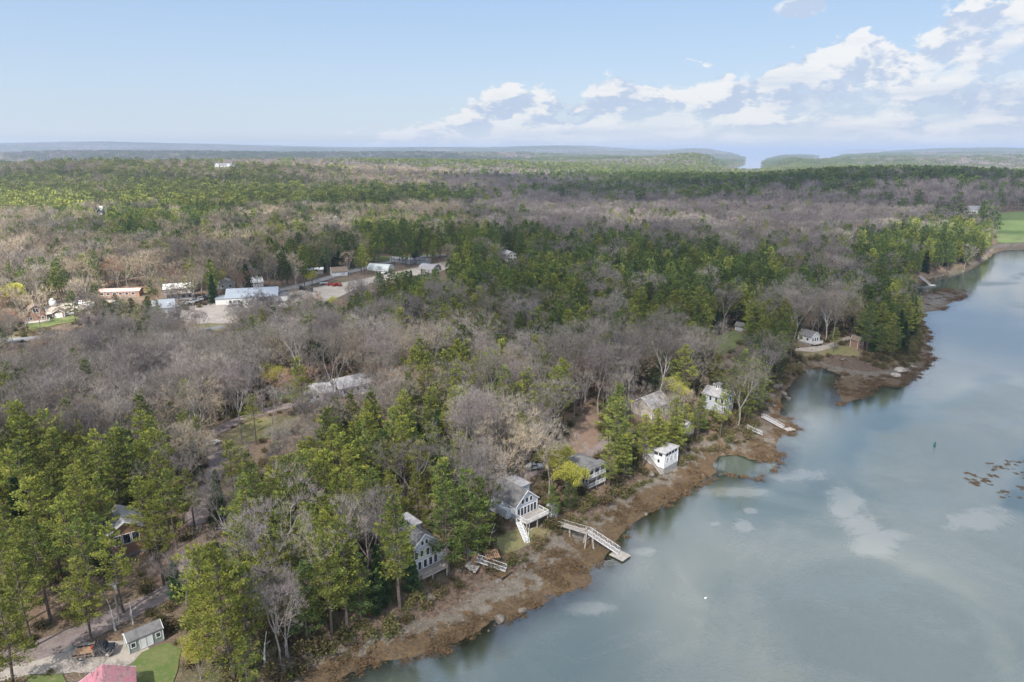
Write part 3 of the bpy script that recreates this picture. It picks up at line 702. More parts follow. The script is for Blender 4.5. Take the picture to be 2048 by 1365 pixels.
for i in range(4): proto('bare1', broadleaf(130 + i, 13, (1.0, 1.2, .85, 1.0)[i], (.32, .28, .40, .35)[i], lod=1), M_bark_grey, (M_tan_sunlit_twig, M_mauve, M_tan_sunlit_twig, M_twig)[i], 13)
proto('bud1', broadleaf(140, 11, 1.1, .22, 1400, lod=1, leafsize=.45), M_bark_grey, M_yel, 11)
proto('shrub1', shrubby(145, 2.0, 1), M_bark, M_bush, 2)
def merged(parts, scale=(1, 1, 1)):
    """several (dict, dx, dy, s, rot) into one V, F, matidx, mats"""
    V, F, FM, mats = [], [], [], []; n = 0
    for d, dx, dy, s, ro in parts:
        for key, m in (('T', d['bark']), ('C', d['leaf'])):
            v, fl = d[key]
            if not len(v): continue
            if m not in mats: mats.append(m)
            c, s_ = math.cos(ro), math.sin(ro); w_ = np.array(v) * s
            w_ = np.stack([w_[:, 0] * c - w_[:, 1] * s_ + dx, w_[:, 0] * s_ + w_[:, 1] * c + dy, w_[:, 2]], 1)
            V.append(w_)
            for f in fl: F.append(f + n); FM.append(np.full(len(f), mats.index(m)))
            n += len(v)
    return np.vstack(V), F, np.concatenate(FM), mats
def npm(name, parts):
    V, F, FM, mats = merged(parts); by = {}
    order = {}
    for f, k in zip(F, np.split(FM, np.cumsum([len(f) for f in F])[:-1])): order.setdefault(f.shape[1], []).append((f, k))
    FF = [np.vstack([a for a, _ in v]) for v in order.values()]; KK = np.concatenate([np.concatenate([b for _, b in v]) for v in order.values()])
    return npmesh(name, V, FF, mats, KK)
def part_mesh(d, which):
    if d[which] is None:
        v, f = d['T' if which == 'trunk' else 'C']
        d[which] = npmesh(which, v, f, [d['bark'] if which == 'trunk' else d['leaf']], smooth=False)
    return d[which]
# ------------------------------------------------------------------ where trees stand
def pf_noise(X, Y): return fbm(X + 500, Y + 300, 70, 4)
# stands dominated by evergreens on the photograph: centre, half-sizes, weight
PINES = [(120, 1060, 240, 160, 1.4), (560, 1090, 280, 190, 1.3), (800, 960, 140, 90, .5), (860, 1100, 90, 110, .5), (800, 575, 110, 36, .75), (960, 560, 110, 48, .7), (1060, 590, 120, 60, .5), (1150, 560, 130, 50, .5), (1180, 660, 110, 50, .40), (760, 860, 80, 60, .4),
         (620, 625, 120, 28, .45), (400, 600, 80, 20, .3), (260, 615, 80, 25, .75), (640, 500, 150, 30, .5), (820, 470, 110, 28, .7), (500, 440, 230, 28, .35), (150, 470, 220, 25, .3), (600, 400, 300, 25, .25), (1490, 720, 90, 120, .62), (1540, 660, 60, 50, .5), (1780, 650, 60, 80, .95),
         (1270, 850, 80, 70, .6), (1400, 860, 90, 70, .6), (1850, 500, 160, 60, .62), (1900, 460, 90, 60, .5), (1400, 520, 160, 40, .35), (1250, 490, 200, 45, .3), (1600, 360, 260, 30, .30), (1450, 400, 150, 30, .3), (870, 400, 260, 22, .35), (1080, 740, 50, 40, .3), (300, 345, 300, 22, .3), (1700, 320, 220, 16, .5), (40, 760, 60, 40, .7), (1000, 680, 220, 60, .28), (1250, 600, 180, 80, .38), (1360, 560, 170, 60, .35), (1450, 640, 100, 80, .3), (900, 640, 220, 50, .25), (1150, 800, 60, 30, .2), (1080, 900, 120, 40, .3), (900, 830, 200, 50, .3), (1000, 780, 250, 60, .18), (850, 740, 250, 60, .15), (1350, 620, 200, 60, .2), (1180, 370, 200, 20, .3)]
BARES = [(350, 760, 300, 130, .6), (1170, 450, 260, 26, .28), (1560, 480, 110, 40, .3), (1000, 760, 160, 50, .25), (1620, 620, 120, 40, .55), (1650, 440, 160, 30, .15), (1200, 770, 120, 60, .35), (700, 500, 120, 26, .2), (1900, 400, 160, 22, .4), (400, 560, 180, 30, .25), (820, 690, 140, 50, .4), (1430, 760, 50, 60, .2)]
def pinefrac(px, py, X, Y):
    rr_ = np.hypot(X, Y); f = .40 + (pf_noise(X, Y) - .5) * 1.7 + (fbm(X + 90, Y + 40, 420, 4) - .5) * 2.2 * np.clip((rr_ - 450) / 600, 0, 1)
    for x, y, a, b, w_ in PINES: f = f + w_ * np.exp(-((px - x) / a) ** 2 - ((py - y) / b) ** 2)
    for x, y, a, b, w_ in BARES: f = f - w_ * np.exp(-((px - x) / a) ** 2 - ((py - y) / b) ** 2)
    return f
# things that must stay in view: screen box (photo pixels), foot row whose distance is the thing's own
SEEN = [(858, 1060, 896, 1128), (1014, 974, 1075, 1050), (935, 1095, 1020, 1155), (1095, 1040, 1300, 1200), (1150, 926, 1208, 972), (1294, 894, 1350, 938), (1424, 776, 1456, 800), (1276, 788, 1306, 800), (1603, 668, 1634, 694), (1474, 650, 1490, 664), (1705, 672, 1716, 696),
        (622, 772, 656, 788), (690, 756, 728, 776), (252, 1245, 322, 1292), (150, 1285, 300, 1372), (0, 1290, 160, 1372), (225, 1175, 245, 1262), (238, 1066, 262, 1086), (48, 614, 150, 658), (202, 572, 285, 595), (328, 572, 420, 625), (362, 600, 440, 622), (455, 580, 578, 598), (590, 565, 700, 592), (592, 566, 645, 588),
        (655, 535, 700, 556), (738, 512, 885, 538), (640, 548, 740, 566), (1006, 507, 1030, 516), (428, 326, 468, 336), (1432, 674, 1478, 696), (1590, 690, 1740, 706), (190, 422, 206, 431), (668, 440, 682, 450), (1934, 420, 1960, 430), (1990, 430, 2048, 484), (418, 886, 430, 900), (430, 845, 520, 900), (400, 1008, 440, 1050),
        (262, 1290, 350, 1360), (0, 1300, 130, 1372), (90, 1250, 210, 1310), (200, 1210, 290, 1250), (1140, 865, 1195, 905), (560, 815, 600, 845), (1115, 1000, 1130, 1030), (20, 675, 60, 688), (535, 1275, 590, 1345), (1352, 845, 1372, 862), (410, 655, 450, 670), (0, 600, 15, 612)]
SEEN = [(*b, float(np.hypot(*G((b[0] + b[2]) / 2, b[3])[:2]))) for b in SEEN]
FOOT = []          # (x, y, radius) of buildings, filled in by the builders before the scatter
def covers(X, Y, Z, H, rad):
    """True where a tree would stand between the camera and a thing that shows"""
    x0, y0 = proj(X, Y, Z + H); x1, y1 = proj(X, Y, Z + H * .25); dep = np.hypot(X, Y); w_ = rad * FPX / np.maximum(dep, 1)
    bad = np.zeros(len(X), bool)
    for a, b, c, d, dist in SEEN: bad |= (dep < dist - 1) & (x0 + w_ > a) & (x0 - w_ < c) & (y0 < d) & (y1 > b)
    return bad
TREES = []         # dicts: kind, x, y, z, s, rot, hero label
def hero(kind, xt, yt, h, label=None, cat='tree', wide=1.0):
    p = G(xt, yt, h); TREES.append(dict(kind=kind, x=p.x, y=p.y, z=p.z, h=h, wide=wide, label=label, cat=cat, hero=True))
for q in """pine 60 1036 20|pine 122 994 20|pine 100 928 17|pine 185 953 17|pine 275 950 17|pine 20 1106 18|pine 150 1118 16|pine 215 1046 18|pine 300 1002 18|pine 392 1092 22|pine 432 1086 25|pine 470 1045 17|pine 505 948 19
pine 560 985 17|pine 532 1068 20|pine 612 1000 19|pine 700 1062 23|pine 664 1090 20|pine 745 940 18|pine 702 936 19|pine 800 1010 23|pine 824 1050 21|pine 455 880 16|pine 482 960 16|pine 588 1160 12|deep 642 1180 16|pine 495 1290 12|cedar 770 1180 9|deep 742 1150 14
deep 1080 720 17|deep 940 952 21|deep 968 972 19|deep 905 985 20|deep 760 858 18|deep 822 830 18|deep 722 850 18|spruce 884 912 17|deep 868 868 15|pine 1045 830 16|pine 1064 836 15|pine 1238 802 20|pine 1262 848 16|pine 1292 830 15|pine 1322 822 16|pine 1372 830 15|pine 1396 818 18
pine 1440 848 14|pine 1476 840 13|pine 1418 872 11|pine 1490 700 20|pine 1512 690 18|pine 1470 732 18|pine 1530 638 20|pine 1562 620 20|pine 1590 648 17|pine 1505 762 15|pine 1742 600 19|pine 1770 606 19|pine 1802 588 21|pine 1822 604 18|pine 1760 676 11|pine 1790 650 14|pine 1728 622 16
deep 634 604 17|deep 622 622 12|cedar 640 684 13|cedar 745 690 11|pine 967 654 13|deep 1085 742 15|deep 1165 640 15|deep 1140 620 15|deep 890 590 15|deep 760 580 14|deep 790 592 12|deep 860 570 14|deep 1040 610 14|deep 230 590 14|deep 262 596 14|deep 292 592 15|deep 312 600 13|deep 208 600 13
spruce 421 548 15|spruce 395 905 8|bare 820 902 15|bare 346 902 15|bare 448 990 12|bare 868 662 19|bare 730 1028 14|bare 770 1050 9|bare 548 1190 12|bare 572 1200 11|bare 1272 680 17|bare 660 700 16|bare 250 820 14|bare 170 840 14|bare 90 800 15|bare 310 780 15|bare 470 760 15|bare 760 700 16
bare 1130 690 15|bare 1200 720 15|bare 960 800 13|bare 1000 830 13|bare 905 905 12|bare 360 1110 10|bare 1010 860 13|bare 1640 600 14|bare 1680 596 15|bare 1600 600 14|bare 1710 610 13|bare 560 860 11|bare 600 880 12|bare 640 850 12|bud 544 732 11|bud 302 690 10|bud 268 714 8|willow 14 566 15|bud 1532 566 12|bud 1700 520 11|bud 1652 508 11
bud 1104 892 11|willow 1136 918 10|bud 390 1284 7|bud 620 545 9|bud 1895 408 11|bud 1870 412 10|bud 1688 470 8|bud 1560 545 10|red 742 730 8|red 760 760 7|red 575 640 9|red 560 1040 0|bud 30 940 12|red 1680 590 10|bud 1640 560 9|bud 940 790 8|deep 1120 985 9|deep 1178 988 9|pine 1246 905 14|pine 1264 882 13|deep 1276 898 11|pine 1364 868 13|pine 1388 866 12|deep 1404 878 10|bare 1100 860 15|pine 1340 850 14|bare 1320 800 14|pine 1460 800 14|deep 1405 790 13|bare 920 1010 9|deep 935 1040 8|bare 1230 700 17|bare 1330 690 17|bare 1380 700 15|pine 1350 780 12""".replace('\n', '|').split('|'):
    k, x, y, h = q.split(); h = float(h) * (1.15 if k == 'bare' else 1)
    if float(h) > 0: hero(k, float(x), float(y), float(h))
# keep the shore heroes on dry land
for t_ in TREES:
    for _ in range(30):
        if sdf([t_['x']], [t_['y']], BANK)[0] > 1.5: break
        r_ = math.hypot(t_['x'], t_['y']); t_['x'] += -.5; t_['y'] += .5
    t_['z'] = float(hfast(t_['x'], t_['y']))
HX = np.array([t_['x'] for t_ in TREES]); HY = np.array([t_['y'] for t_ in TREES])
def scatter():
    out = []
    rings = [(45, 330, 4.9), (330, 800, 6.2), (800, 1600, 8.5), (1600, 3200, 15), (3200, 13000, 30)]
    for r0, r1, s in rings:
        xm = r1 * .92; gx, gy = np.meshgrid(np.arange(-xm, xm, s), np.arange(max(20, r0 * .6), r1, s)); gx, gy = gx.ravel(), gy.ravel()
        gx = gx + rng.uniform(-.48, .48, gx.shape) * s; gy = gy + rng.uniform(-.48, .48, gy.shape) * s
        r = np.hypot(gx, gy); a = np.arctan2(gx, gy); k = (r >= r0) & (r < r1) & (np.abs(a) < R(41.5))
        gx, gy = gx[k], gy[k]; z = hfast(gx, gy); k = z > .9; gx, gy, z = gx[k], gy[k], z[k]
        if r0 < 1700:
            k = sdf(gx, gy, BANK) > .3; gx, gy, z = gx[k], gy[k], z[k]
        px, py = proj(gx, gy, z); ph = z * 0 + 15
        x0, y0 = proj(gx, gy, z + 16)
        k = (y0 < 1400) & (px > -60) & (px < 2110); gx, gy, z = gx[k], gy[k], z[k]
        for P in CLEAR:
            if not len(gx): break
            c = P.mean(0); near = np.hypot(gx - c[0], gy - c[1]) < np.hypot(*(P - c).T).max() + 3
            if near.any():
                bad = np.zeros(len(gx), bool); bad[near] = sdf(gx[near], gy[near], P) > -1.0; gx, gy, z = gx[~bad], gy[~bad], z[~bad]
        for fx, fy, fr in FOOT:
            k = np.hypot(gx - fx, gy - fy) > fr; gx, gy, z = gx[k], gy[k], z[k]
        if r1 < 900:
            for fx, fy in zip(HX, HY):
                k = np.hypot(gx - fx, gy - fy) > 2.6; gx, gy, z = gx[k], gy[k], z[k]
        out.append((s, gx, gy, z))
    return out
def choose(s, gx, gy, z):
    n = len(gx); cx, cy = proj(gx, gy, z + 11); f = pinefrac(cx, cy, gx, gy)
    f = f + (fbm(gx * 3 + 40, gy * 3, 40, 2) - .5) * .5
    u = rng.random(n); kind = np.where(u < np.clip(f, .05, .96), 'pine', 'bare')
    u2 = rng.random(n); kind = np.where((kind == 'pine') & (u2 < .10), 'spruce', kind)
    kind = np.where((kind == 'bare') & (u2 < .02), 'bud', np.where((kind == 'bare') & (u2 < .12), 'red', kind))
    deep = (np.hypot(gx, gy) > 215) & (rng.random(n) < np.where((cx < 960) & (cy < 545) & (cy > 385), .12, .6))  # sunlit left band: brighter pines picked, so its light sits in their colour
    kind = np.where((kind == 'pine') & deep, 'deep', kind)
    h = np.select([kind == 'pine', kind == 'deep', kind == 'spruce', kind == 'bare', kind == 'bud'], [rng.uniform(14, 23, n), rng.uniform(13, 21, n), rng.uniform(9, 17, n), rng.uniform(9, 20, n), rng.uniform(7, 11, n)], rng.uniform(7, 15, n))
    r_ = np.hypot(gx, gy); h = h * (1 - .36 * np.exp(-((cx - 260) / 430) ** 2) * np.clip((r_ - 215) / 40, 0, 1) * np.clip((390 - r_) / 60, 0, 1))
    return kind, h
# ------------------------------------------------------------------ buildings
M_white = boards('white_boards', (.62, .63, .64)); M_trim = mat('white_trim', (.70, .70, .70), .6, .03)
M_greyw = boards('grey_boards', (.42, .45, .50)); M_sage = boards('sage_boards', (.27, .31, .27), axis='X', pitch=.3)
M_shing = mat('grey_shingles', (.165, .160, .160), .9, .14, 1.4, bump=.3); M_shing2 = mat('brown_shingles', (.215, .165, .130), .9, .14, 1.4, bump=.3)
M_pale = mat('pale_shingles', (.33, .32, .33), .85, .12, 1.0, bump=.2); M_pink = boards('pink_metal', (.42, .17, .21), .45, 'X', .45, .05, .85)
M_wmetal = boards('white_metal', (.74, .74, .72), .6, 'X', .4, .04, .85); M_gmetal = boards('grey_metal', (.31, .34, .38), .9, 'X', .4, .06, .85)
M_rmetal = boards('red_metal', (.46, .32, .29), .9, 'X', .5, .08, .85); M_brownw = boards('brown_boards', (.30, .175, .12)); M_tanw = boards('tan_boards', (.50, .45, .38))
M_stone = mat('foundation_stone', (.28, .27, .26), .95, .15, 2); M_wood = mat('weathered_wood', (.36, .33, .30), .85, .15, 1.5); M_deckw = boards('deck_planks', (.38, .34, .31), .14, 'X')
M_alu = mat('aluminium', (.60, .60, .62), .45, .06, 2, .3); M_dark = mat('dark_rubber', (.02, .02, .022), .7, .1); M_navy = mat('navy_panel', (.03, .04, .10), .3, .1)
M_black = mat('black_paint', (.018, .020, .028), .25, .08, spec=.6); M_carw = mat('white_car_paint', (.75, .75, .76), .25, .03, spec=.6); M_silver = mat('silver_car_paint', (.42, .43, .45), .3, .03, .4)
M_redp = mat('red_paint', (.30, .045, .035), .5, .12); M_rust = mat('rusty_wood', (.33, .20, .12), .9, .15, 1.5); M_rock = mat('wet_rock', (.165, .145, .125), .92, .2, .8, col2=(.075, .062, .052), bump=.6); M_ledge = mat('granite', (.34, .31, .28), .92, .2, .8, col2=(.17, .14, .12), bump=.6)
M_weed = mat('rockweed', (.140, .088, .042), .8, .25, 1.5, col2=(.062, .044, .028), bump=.8); M_film = mat('greenhouse_film', (.55, .58, .57), .35, .06, .6); M_birch = mat('birch_bark', (.68, .66, .63), .8, .15, 3, col2=(.25, .24, .23))
M_teal = mat('teal_paint', (.012, .11, .085), .4); M_boat = mat('pale_green_boat', (.50, .55, .48), .5, .05); M_blue = mat('tarp_blue', (.05, .13, .22), .6, .1)
M_glass = glass()
def house(px, yaw, Wd, D, wh, rh, wall, roof, label, name='house', cat='house', ridge='y', hip=False, oh=.35, wins=(), chim=None, sky=(), base=1.6, prof=None, doors=(), group=None, up=0, trim=True, h0=0.0):
    """front = local -Y; wins = (face, centre offset, sill, width, height)"""
    p = G(px[0], px[1], up); e = empty(name, (p.x, p.y, p.z + .25 + h0), R(yaw), label, cat, group)
    FOOT.append((p.x, p.y, math.hypot(Wd, D) / 2 + 1.0))
    hw, hd = Wd / 2, D / 2; t = .16
    gw = MB()
    if ridge == 'y': L_, half, end = hd, hw, 'y'
    else: L_, half, end = hw, hd, 'x'
    if prof: pf = [(-half, 0), (half, 0)] + [(a * half, b) for a, b in prof]
    elif hip: pf = [(-half, 0), (half, 0), (half, wh), (-half, wh)]
    else: pf = [(-half, 0), (half, 0), (half, wh), (0, wh + rh), (-half, wh)]
    gw.prism(pf, -L_, L_)
    rot = Matrix.Identity(4) if end == 'y' else Matrix.Rotation(R(90), 4, 'Z')
    gw.build('wall', wall, e, rot)
    MB().box(0, 0, -base / 2, Wd + .1, D + .1, base).build('foundation', M_stone, e)
    r = MB()
    if prof:
        pts = [(a * (half + oh * (1 if abs(a) > .99 else .4)), b + .05) for a, b in prof]
        up_ = [(a * 1.0, b + t) for a, b in pts]
        r.prism(pts + up_[::-1], -L_ - oh, L_ + oh); roofo = r.build('roof', roof, e, rot)
    elif hip:
        a, b = hw + oh, hd + oh; m = min(a, b); rx, ry = a - m, b - m; z0, z1 = wh - .05, wh + rh
        r.add([(-a, -b, z0), (a, -b, z0), (a, b, z0), (-a, b, z0), (-rx - .01, -ry, z1), (rx + .01, -ry, z1), (rx + .01, ry + .01, z1), (-rx - .01, ry + .01, z1), (-a, -b, z0 - t), (a, -b, z0 - t), (a, b, z0 - t), (-a, b, z0 - t)],
              [(0, 1, 5, 4), (1, 2, 6, 5), (2, 3, 7, 6), (3, 0, 4, 7), (4, 5, 6, 7), (8, 9, 1, 0), (9, 10, 2, 1), (10, 11, 3, 2), (11, 8, 0, 3), (8, 11, 10, 9)]); roofo = r.build('roof', roof, e)
    else:
        s_ = rh / half; ex = half + oh; ze = wh - oh * s_
        r.prism([(-ex, ze), (0, wh + rh + .02), (ex, ze), (ex, ze + t), (0, wh + rh + t + .04), (-ex, ze + t)], -L_ - oh, L_ + oh); roofo = r.build('roof', roof, e, rot)
        if trim:
            f = MB()
            for sgn in (-1, 1):
                for yy in (-L_ - oh - .03, L_ + oh + .03):
                    f.bar((sgn * ex, yy, ze + .04), (0, yy, wh + rh + .06), .08, .22)
            f.each('fascia', M_trim, e, rot)
    if chim: MB().box(chim[0], chim[1], wh + rh * .6, .7, .7, rh * .8 + 1.4).build('chimney', M_stone, roofo)
    for sx, sy, zz in sky: MB().box(sx, sy, zz, 1.0, .8, .2).build('skylight', M_glass, roofo)
    if trim:
        c = MB()
        for sx in (-1, 1):
            for sy in (-1, 1): c.box(sx * (hw + .012), sy * (hd + .012), wh / 2 - .1, .16, .16, wh - .2)
        c.each('corner_board', M_trim, e)
    for wn in list(wins) + [(*d_, 'door') for d_ in doors]:
        face, off, z0, ww, hh = wn[:5]; isd = len(wn) > 5
        if face in 'FB': sgn = -1 if face == 'F' else 1; pos = lambda k, zc: (off, sgn * (hd + k), zc); dim = lambda a, b, th: (a, th, b)
        else: sgn = -1 if face == 'L' else 1; pos = lambda k, zc: (sgn * (hw + k), off, zc); dim = lambda a, b, th: (th, a, b)
        zc = z0 + hh / 2
        fo = MB(); g = .12
        for dx, dz, a, b in ((-ww / 2 - g / 2, 0, g, hh + 2 * g), (ww / 2 + g / 2, 0, g, hh + 2 * g), (0, hh / 2 + g / 2, ww, g), (0, -hh / 2 - g / 2, ww, g)):
            q = pos(.04, zc + dz); q = (q[0] + dx, q[1], q[2]) if face in 'FB' else (q[0], q[1] + dx, q[2]); fo.box(*q, *dim(a, b, .08))
        if isd: fo.build('door_frame', M_trim, e); MB().box(*pos(.02, zc), *dim(ww, hh, .06)).build('door', M_trim if wall != M_white else M_greyw, e)
        else:
            fob = fo.build('window', M_trim, e); MB().box(*pos(.015, zc), *dim(ww, hh, .04)).build('pane', M_glass, fob)
    return e
def deck(e, cx, cy, z, Wd, D, drop, rail=1.0, mat_=None, railm=None, stair=None):
    mat_ = mat_ or M_deckw; railm = railm or M_trim
    d = MB().box(cx, cy, z, Wd, D, .18).build('deck', mat_, e)
    ps = MB(); 
    for sx in (-1, 0, 1):
        for sy in (-1, 1): ps.box(cx + sx * (Wd / 2 - .15), cy + sy * (D / 2 - .15), z - .09 - drop / 2, .18, .18, drop)
    ps.each('post', M_wood, d)
    if rail:
        r = MB(); x0, x1, y0, y1 = cx - Wd / 2 + .06, cx + Wd / 2 - .06, cy - D / 2 + .06, cy + D / 2 - .06
        for a, b in (((x0, y0), (x1, y0)), ((x0, y0), (x0, y1)), ((x1, y0), (x1, y1))):
            r.bar((*a, z + rail), (*b, z + rail), .10, .08); r.bar((*a, z + .2), (*b, z + .2), .06)
            n = max(2, int(math.dist(a, b) / .35))
            for i in range(n + 1): x, y = a[0] + (b[0] - a[0]) * i / n, a[1] + (b[1] - a[1]) * i / n; r.bar((x, y, z + .09), (x, y, z + rail), .05 if i % 4 else .11)
        r.build('railing', railm, d)
    return d
def stairs(e, a, b, w_, m=None):
    s = MB(); a, b = Vector(a), Vector(b); n = max(4, int(abs(a.z - b.z) / .2)); d = (b - a); h = Vector((d.x, d.y, 0)).normalized(); sd = Vector((-h.y, h.x, 0)) * w_ / 2
    for i in range(n): p = a + d * (i + .5) / n; s.bar(p - sd, p + sd, .34, .06)
    for k in (-1, 1):
        s.bar(a + sd * k, b + sd * k, .08, .28); s.bar(a + sd * k + Vector((0, 0, .9)), b + sd * k + Vector((0, 0, .9)), .07)
        for i in (0, .33, .66, 1): p = a + d * i + sd * k; s.bar(p, p + Vector((0, 0, .9)), .06)
    s.build('stairs', m or M_trim, e)
def row(face, xs, z, w_, h): return [(face, x, z, w_, h) for x in xs]
# -- along the shore
e = house((824, 1119), 42, 6.6, 9.5, 5.2, 2.6, M_greyw, M_shing, 'grey gabled two-storey house with railed deck facing the water', ridge='y', chim=None,
          wins=row('F', (-2.5, -1.3, 0, 1.3, 2.5), .4, .75, 1.7) + row('F', (-2.0, -.7, .7, 2.0), 2.9, .75, 1.5) + row('F', (-.5, .5), 5.5, .6, .9) + row('R', (-3, 0, 3), 3.4, .9, 1.3) + row('L', (-3, 0, 3), 3.4, .9, 1.3))
deck(e, 0, -6.1, .1, 7.2, 2.6, 4.0, railm=M_wood)
MB().box(4.5, -2.2, 1.5, 2.2, 4.0, 3.6).build('porch_wall', M_white, e); deck(e, 4.6, -2.2, 3.4, 2.5, 4.2, .1, railm=M_rust, mat_=M_rust)
MB().box(.3, 1.8, 6.9, 3.4, 5.0, 1.5).build('dormer', M_greyw, e); MB().box(.3, 1.8, 7.73, 3.9, 5.6, .16).build('dormer_roof', M_pale, e)
e = house((1028, 1022), 42, 6.4, 8.6, 3.4, 2.7, M_greyw, M_shing, 'dark-roofed house with white gable trim, deck and white stairs', ridge='y', h0=.6, base=2.6,
          wins=row('F', (-2.5, -1.5, -.5, .5, 1.5, 2.5), .4, .75, 1.9) + row('F', (-1.3, 0, 1.3), 3.2, .8, 1.1) + row('L', (-2, 1), 1.2, 1.0, 1.2) + row('R', (-2, 1), 1.2, 1.0, 1.2))
deck(e, .4, -5.9, .1, 6.8, 3.2, 3.0); stairs(e, (-3.6, -5.4, .1), (-4.6, -9.4, -3.0), 1.1)
MB().box(1.7, .8, 4.8, 2.9, 5.2, 2.0).build('dormer', M_greyw, e); MB().box(1.7, .8, 5.88, 3.4, 5.8, .16).build('dormer_roof', M_pale, e); MB().box(-3.9, .4, .9, 1.4, 6.0, 2.2).build('lean_to', M_greyw, e)
e = house((1160, 957), 42, 6.4, 6.6, 4.7, 1.4, M_white, M_shing, 'white house with glazed two-level porches above the bank', hip=True, ridge='y', base=2.4, wins=row('F', (-2.5, -1.25, 0, 1.25, 2.5), .4, 1.0, 1.7) + row('F', (-2.5, -1.25, 0, 1.25, 2.5), 2.9, 1.0, 1.6) + row('L', (-2, 0, 2), 2.9, .9, 1.3) + row('R', (-2, 0, 2), 2.9, .9, 1.3))
deck(e, 0, -4.5, .1, 6.6, 2.3, 2.4); deck(e, 0, -4.5, 2.5, 6.6, 2.3, 2.4)
q = MB()
for x in (-3.1, -1.1, 1.1, 3.1): q.box(x, -5.5, 3.7, .28, .28, 2.2)
q.box(0, -5.5, 4.9, 6.8, .3, .3); q.each('porch_post', M_trim, e); MB().box(0, -4.6, 5.1, 7.2, 2.8, .14).build('porch_roof', M_shing, e)
e = house((1320, 924), 45, 6.6, 6.6, 4.5, 1.5, M_white, M_pale, 'white square boathouse with low hip roof and blue-grey window band', hip=True, ridge='y', base=3.5, wins=row('F', (-2.0, -.1, 1.9), 1.2, .55, 1.5) + row('L', (-1.6,), 1.2, .7, 1.0) + row('F', (-2.1, -.7, .7, 2.1), 3.2, 1.2, .9) + row('L', (-2.1, -.7), 3.2, 1.2, .9) + row('R', (-1.5, 1.5), 1.2, .6, 1.4))
stairs(e, (-3.7, 2.6, 3.0), (-3.7, -3.2, -1.5), 1.0, M_wood)
e = house((1434, 818), 45, 6, 7.4, 5.0, 1.8, M_greyw, M_pale, 'grey house with a white roof cupola among shore pines', ridge='y', wins=row('F', (-2.4, -1.1, 1.1, 2.4), .6, .8, 1.4) + row('F', (-2.4, -.9, .9, 2.4), 3.3, .8, 1.5) + row('R', (-3, -1, 1, 3), 3.2, .8, 1.4) + row('L', (-3, -1, 1, 3), 3.2, .8, 1.4), chim=(1.6, 2.5))
cu = MB().box(0, 0, 7.4, 1.5, 1.5, 1.9).build('cupola', M_trim, e); MB().add([(-1, -1, 8.35), (1, -1, 8.35), (1, 1, 8.35), (-1, 1, 8.35), (0, 0, 9.05)], [(0, 1, 4), (1, 2, 4), (2, 3, 4), (3, 0, 4), (3, 2, 1, 0)]).build('cupola_roof', M_shing, cu)
q = MB()
for a in (-.36, .36): q.box(a, -.77, 7.6, .42, .04, 1.1); q.box(-.77, a, 7.6, .04, .42, 1.1); q.box(.77, a, 7.6, .04, .42, 1.1)
q.each('cupola_window', M_glass, cu)
house((1300, 826), 42, 9, 8, 3.4, 2.6, M_tanw, M_pale, 'broad pale grey roof half hidden by evergreens behind the shore', ridge='x', wins=row('F', (-3, -1, 1.5, 3), 1, 1, 1.3))
house((1364, 866), 42, 4, 5, 2.6, 1.3, M_tanw, M_pale, 'small outbuilding with grey roof between the shore houses', name='outbuilding', cat='outbuilding', ridge='y', wins=row('F', (0,), 1, 1, 1))
e = house((1616, 686), 30, 5.4, 6.5, 2.9, 1.9, M_white, M_shing, 'small white cottage with grey roof and porch at the head of the cove', name='cottage', ridge='y', h0=.5, base=1.4, wins=row('F', (-1.5, 0, 1.5), .8, .9, 1.4) + row('L', (-1.5, 1.5), 1, 1, 1.1), cat='cottage')
deck(e, 0, -4.2, .0, 5.6, 2.0, 1.2)
house((1482, 662), 35, 3, 4, 2.2, 1.3, M_greyw, M_shing, 'little grey shed with white door at the back of the lawn', name='shed', cat='shed', ridge='y', base=.6, doors=(('F', 0, 0, 1.2, 1.8),))
house((1712, 696), 25, 3.2, 3.6, 3.4, 1.4, M_brownw, M_shing2, 'narrow brown hut beside pines at the end of the gravel drive', name='hut', cat='hut', ridge='y', base=.6, wins=row('F', (0,), 1.6, .8, .9))
house((1364, 760), 30, 4, 5, 2.4, 1.4, M_brownw, M_shing, 'dark roofed outbuilding in the bare wood above the cupola house', name='outbuilding', cat='outbuilding', ridge='x')
# octagonal shed near the pier
def octshed(px):
    p = G(*px); e = empty('round_shed', (p.x, p.y, p.z), 0, 'small pale grey round-sided garden shed on the lawn by the pier', 'shed'); FOOT.append((p.x, p.y, 2))
    MB().cone((0, 0, -.5), (0, 0, 2.2), 1.25, 1.25, 8).build('wall', M_greyw, e); MB().cone((0, 0, 2.2), (0, 0, 3.1), 1.5, .05, 8).build('roof', M_pale, e); MB().box(0, -1.2, 1.0, .8, .12, 1.8).build('door', M_trim, e)
octshed((1105, 1028))
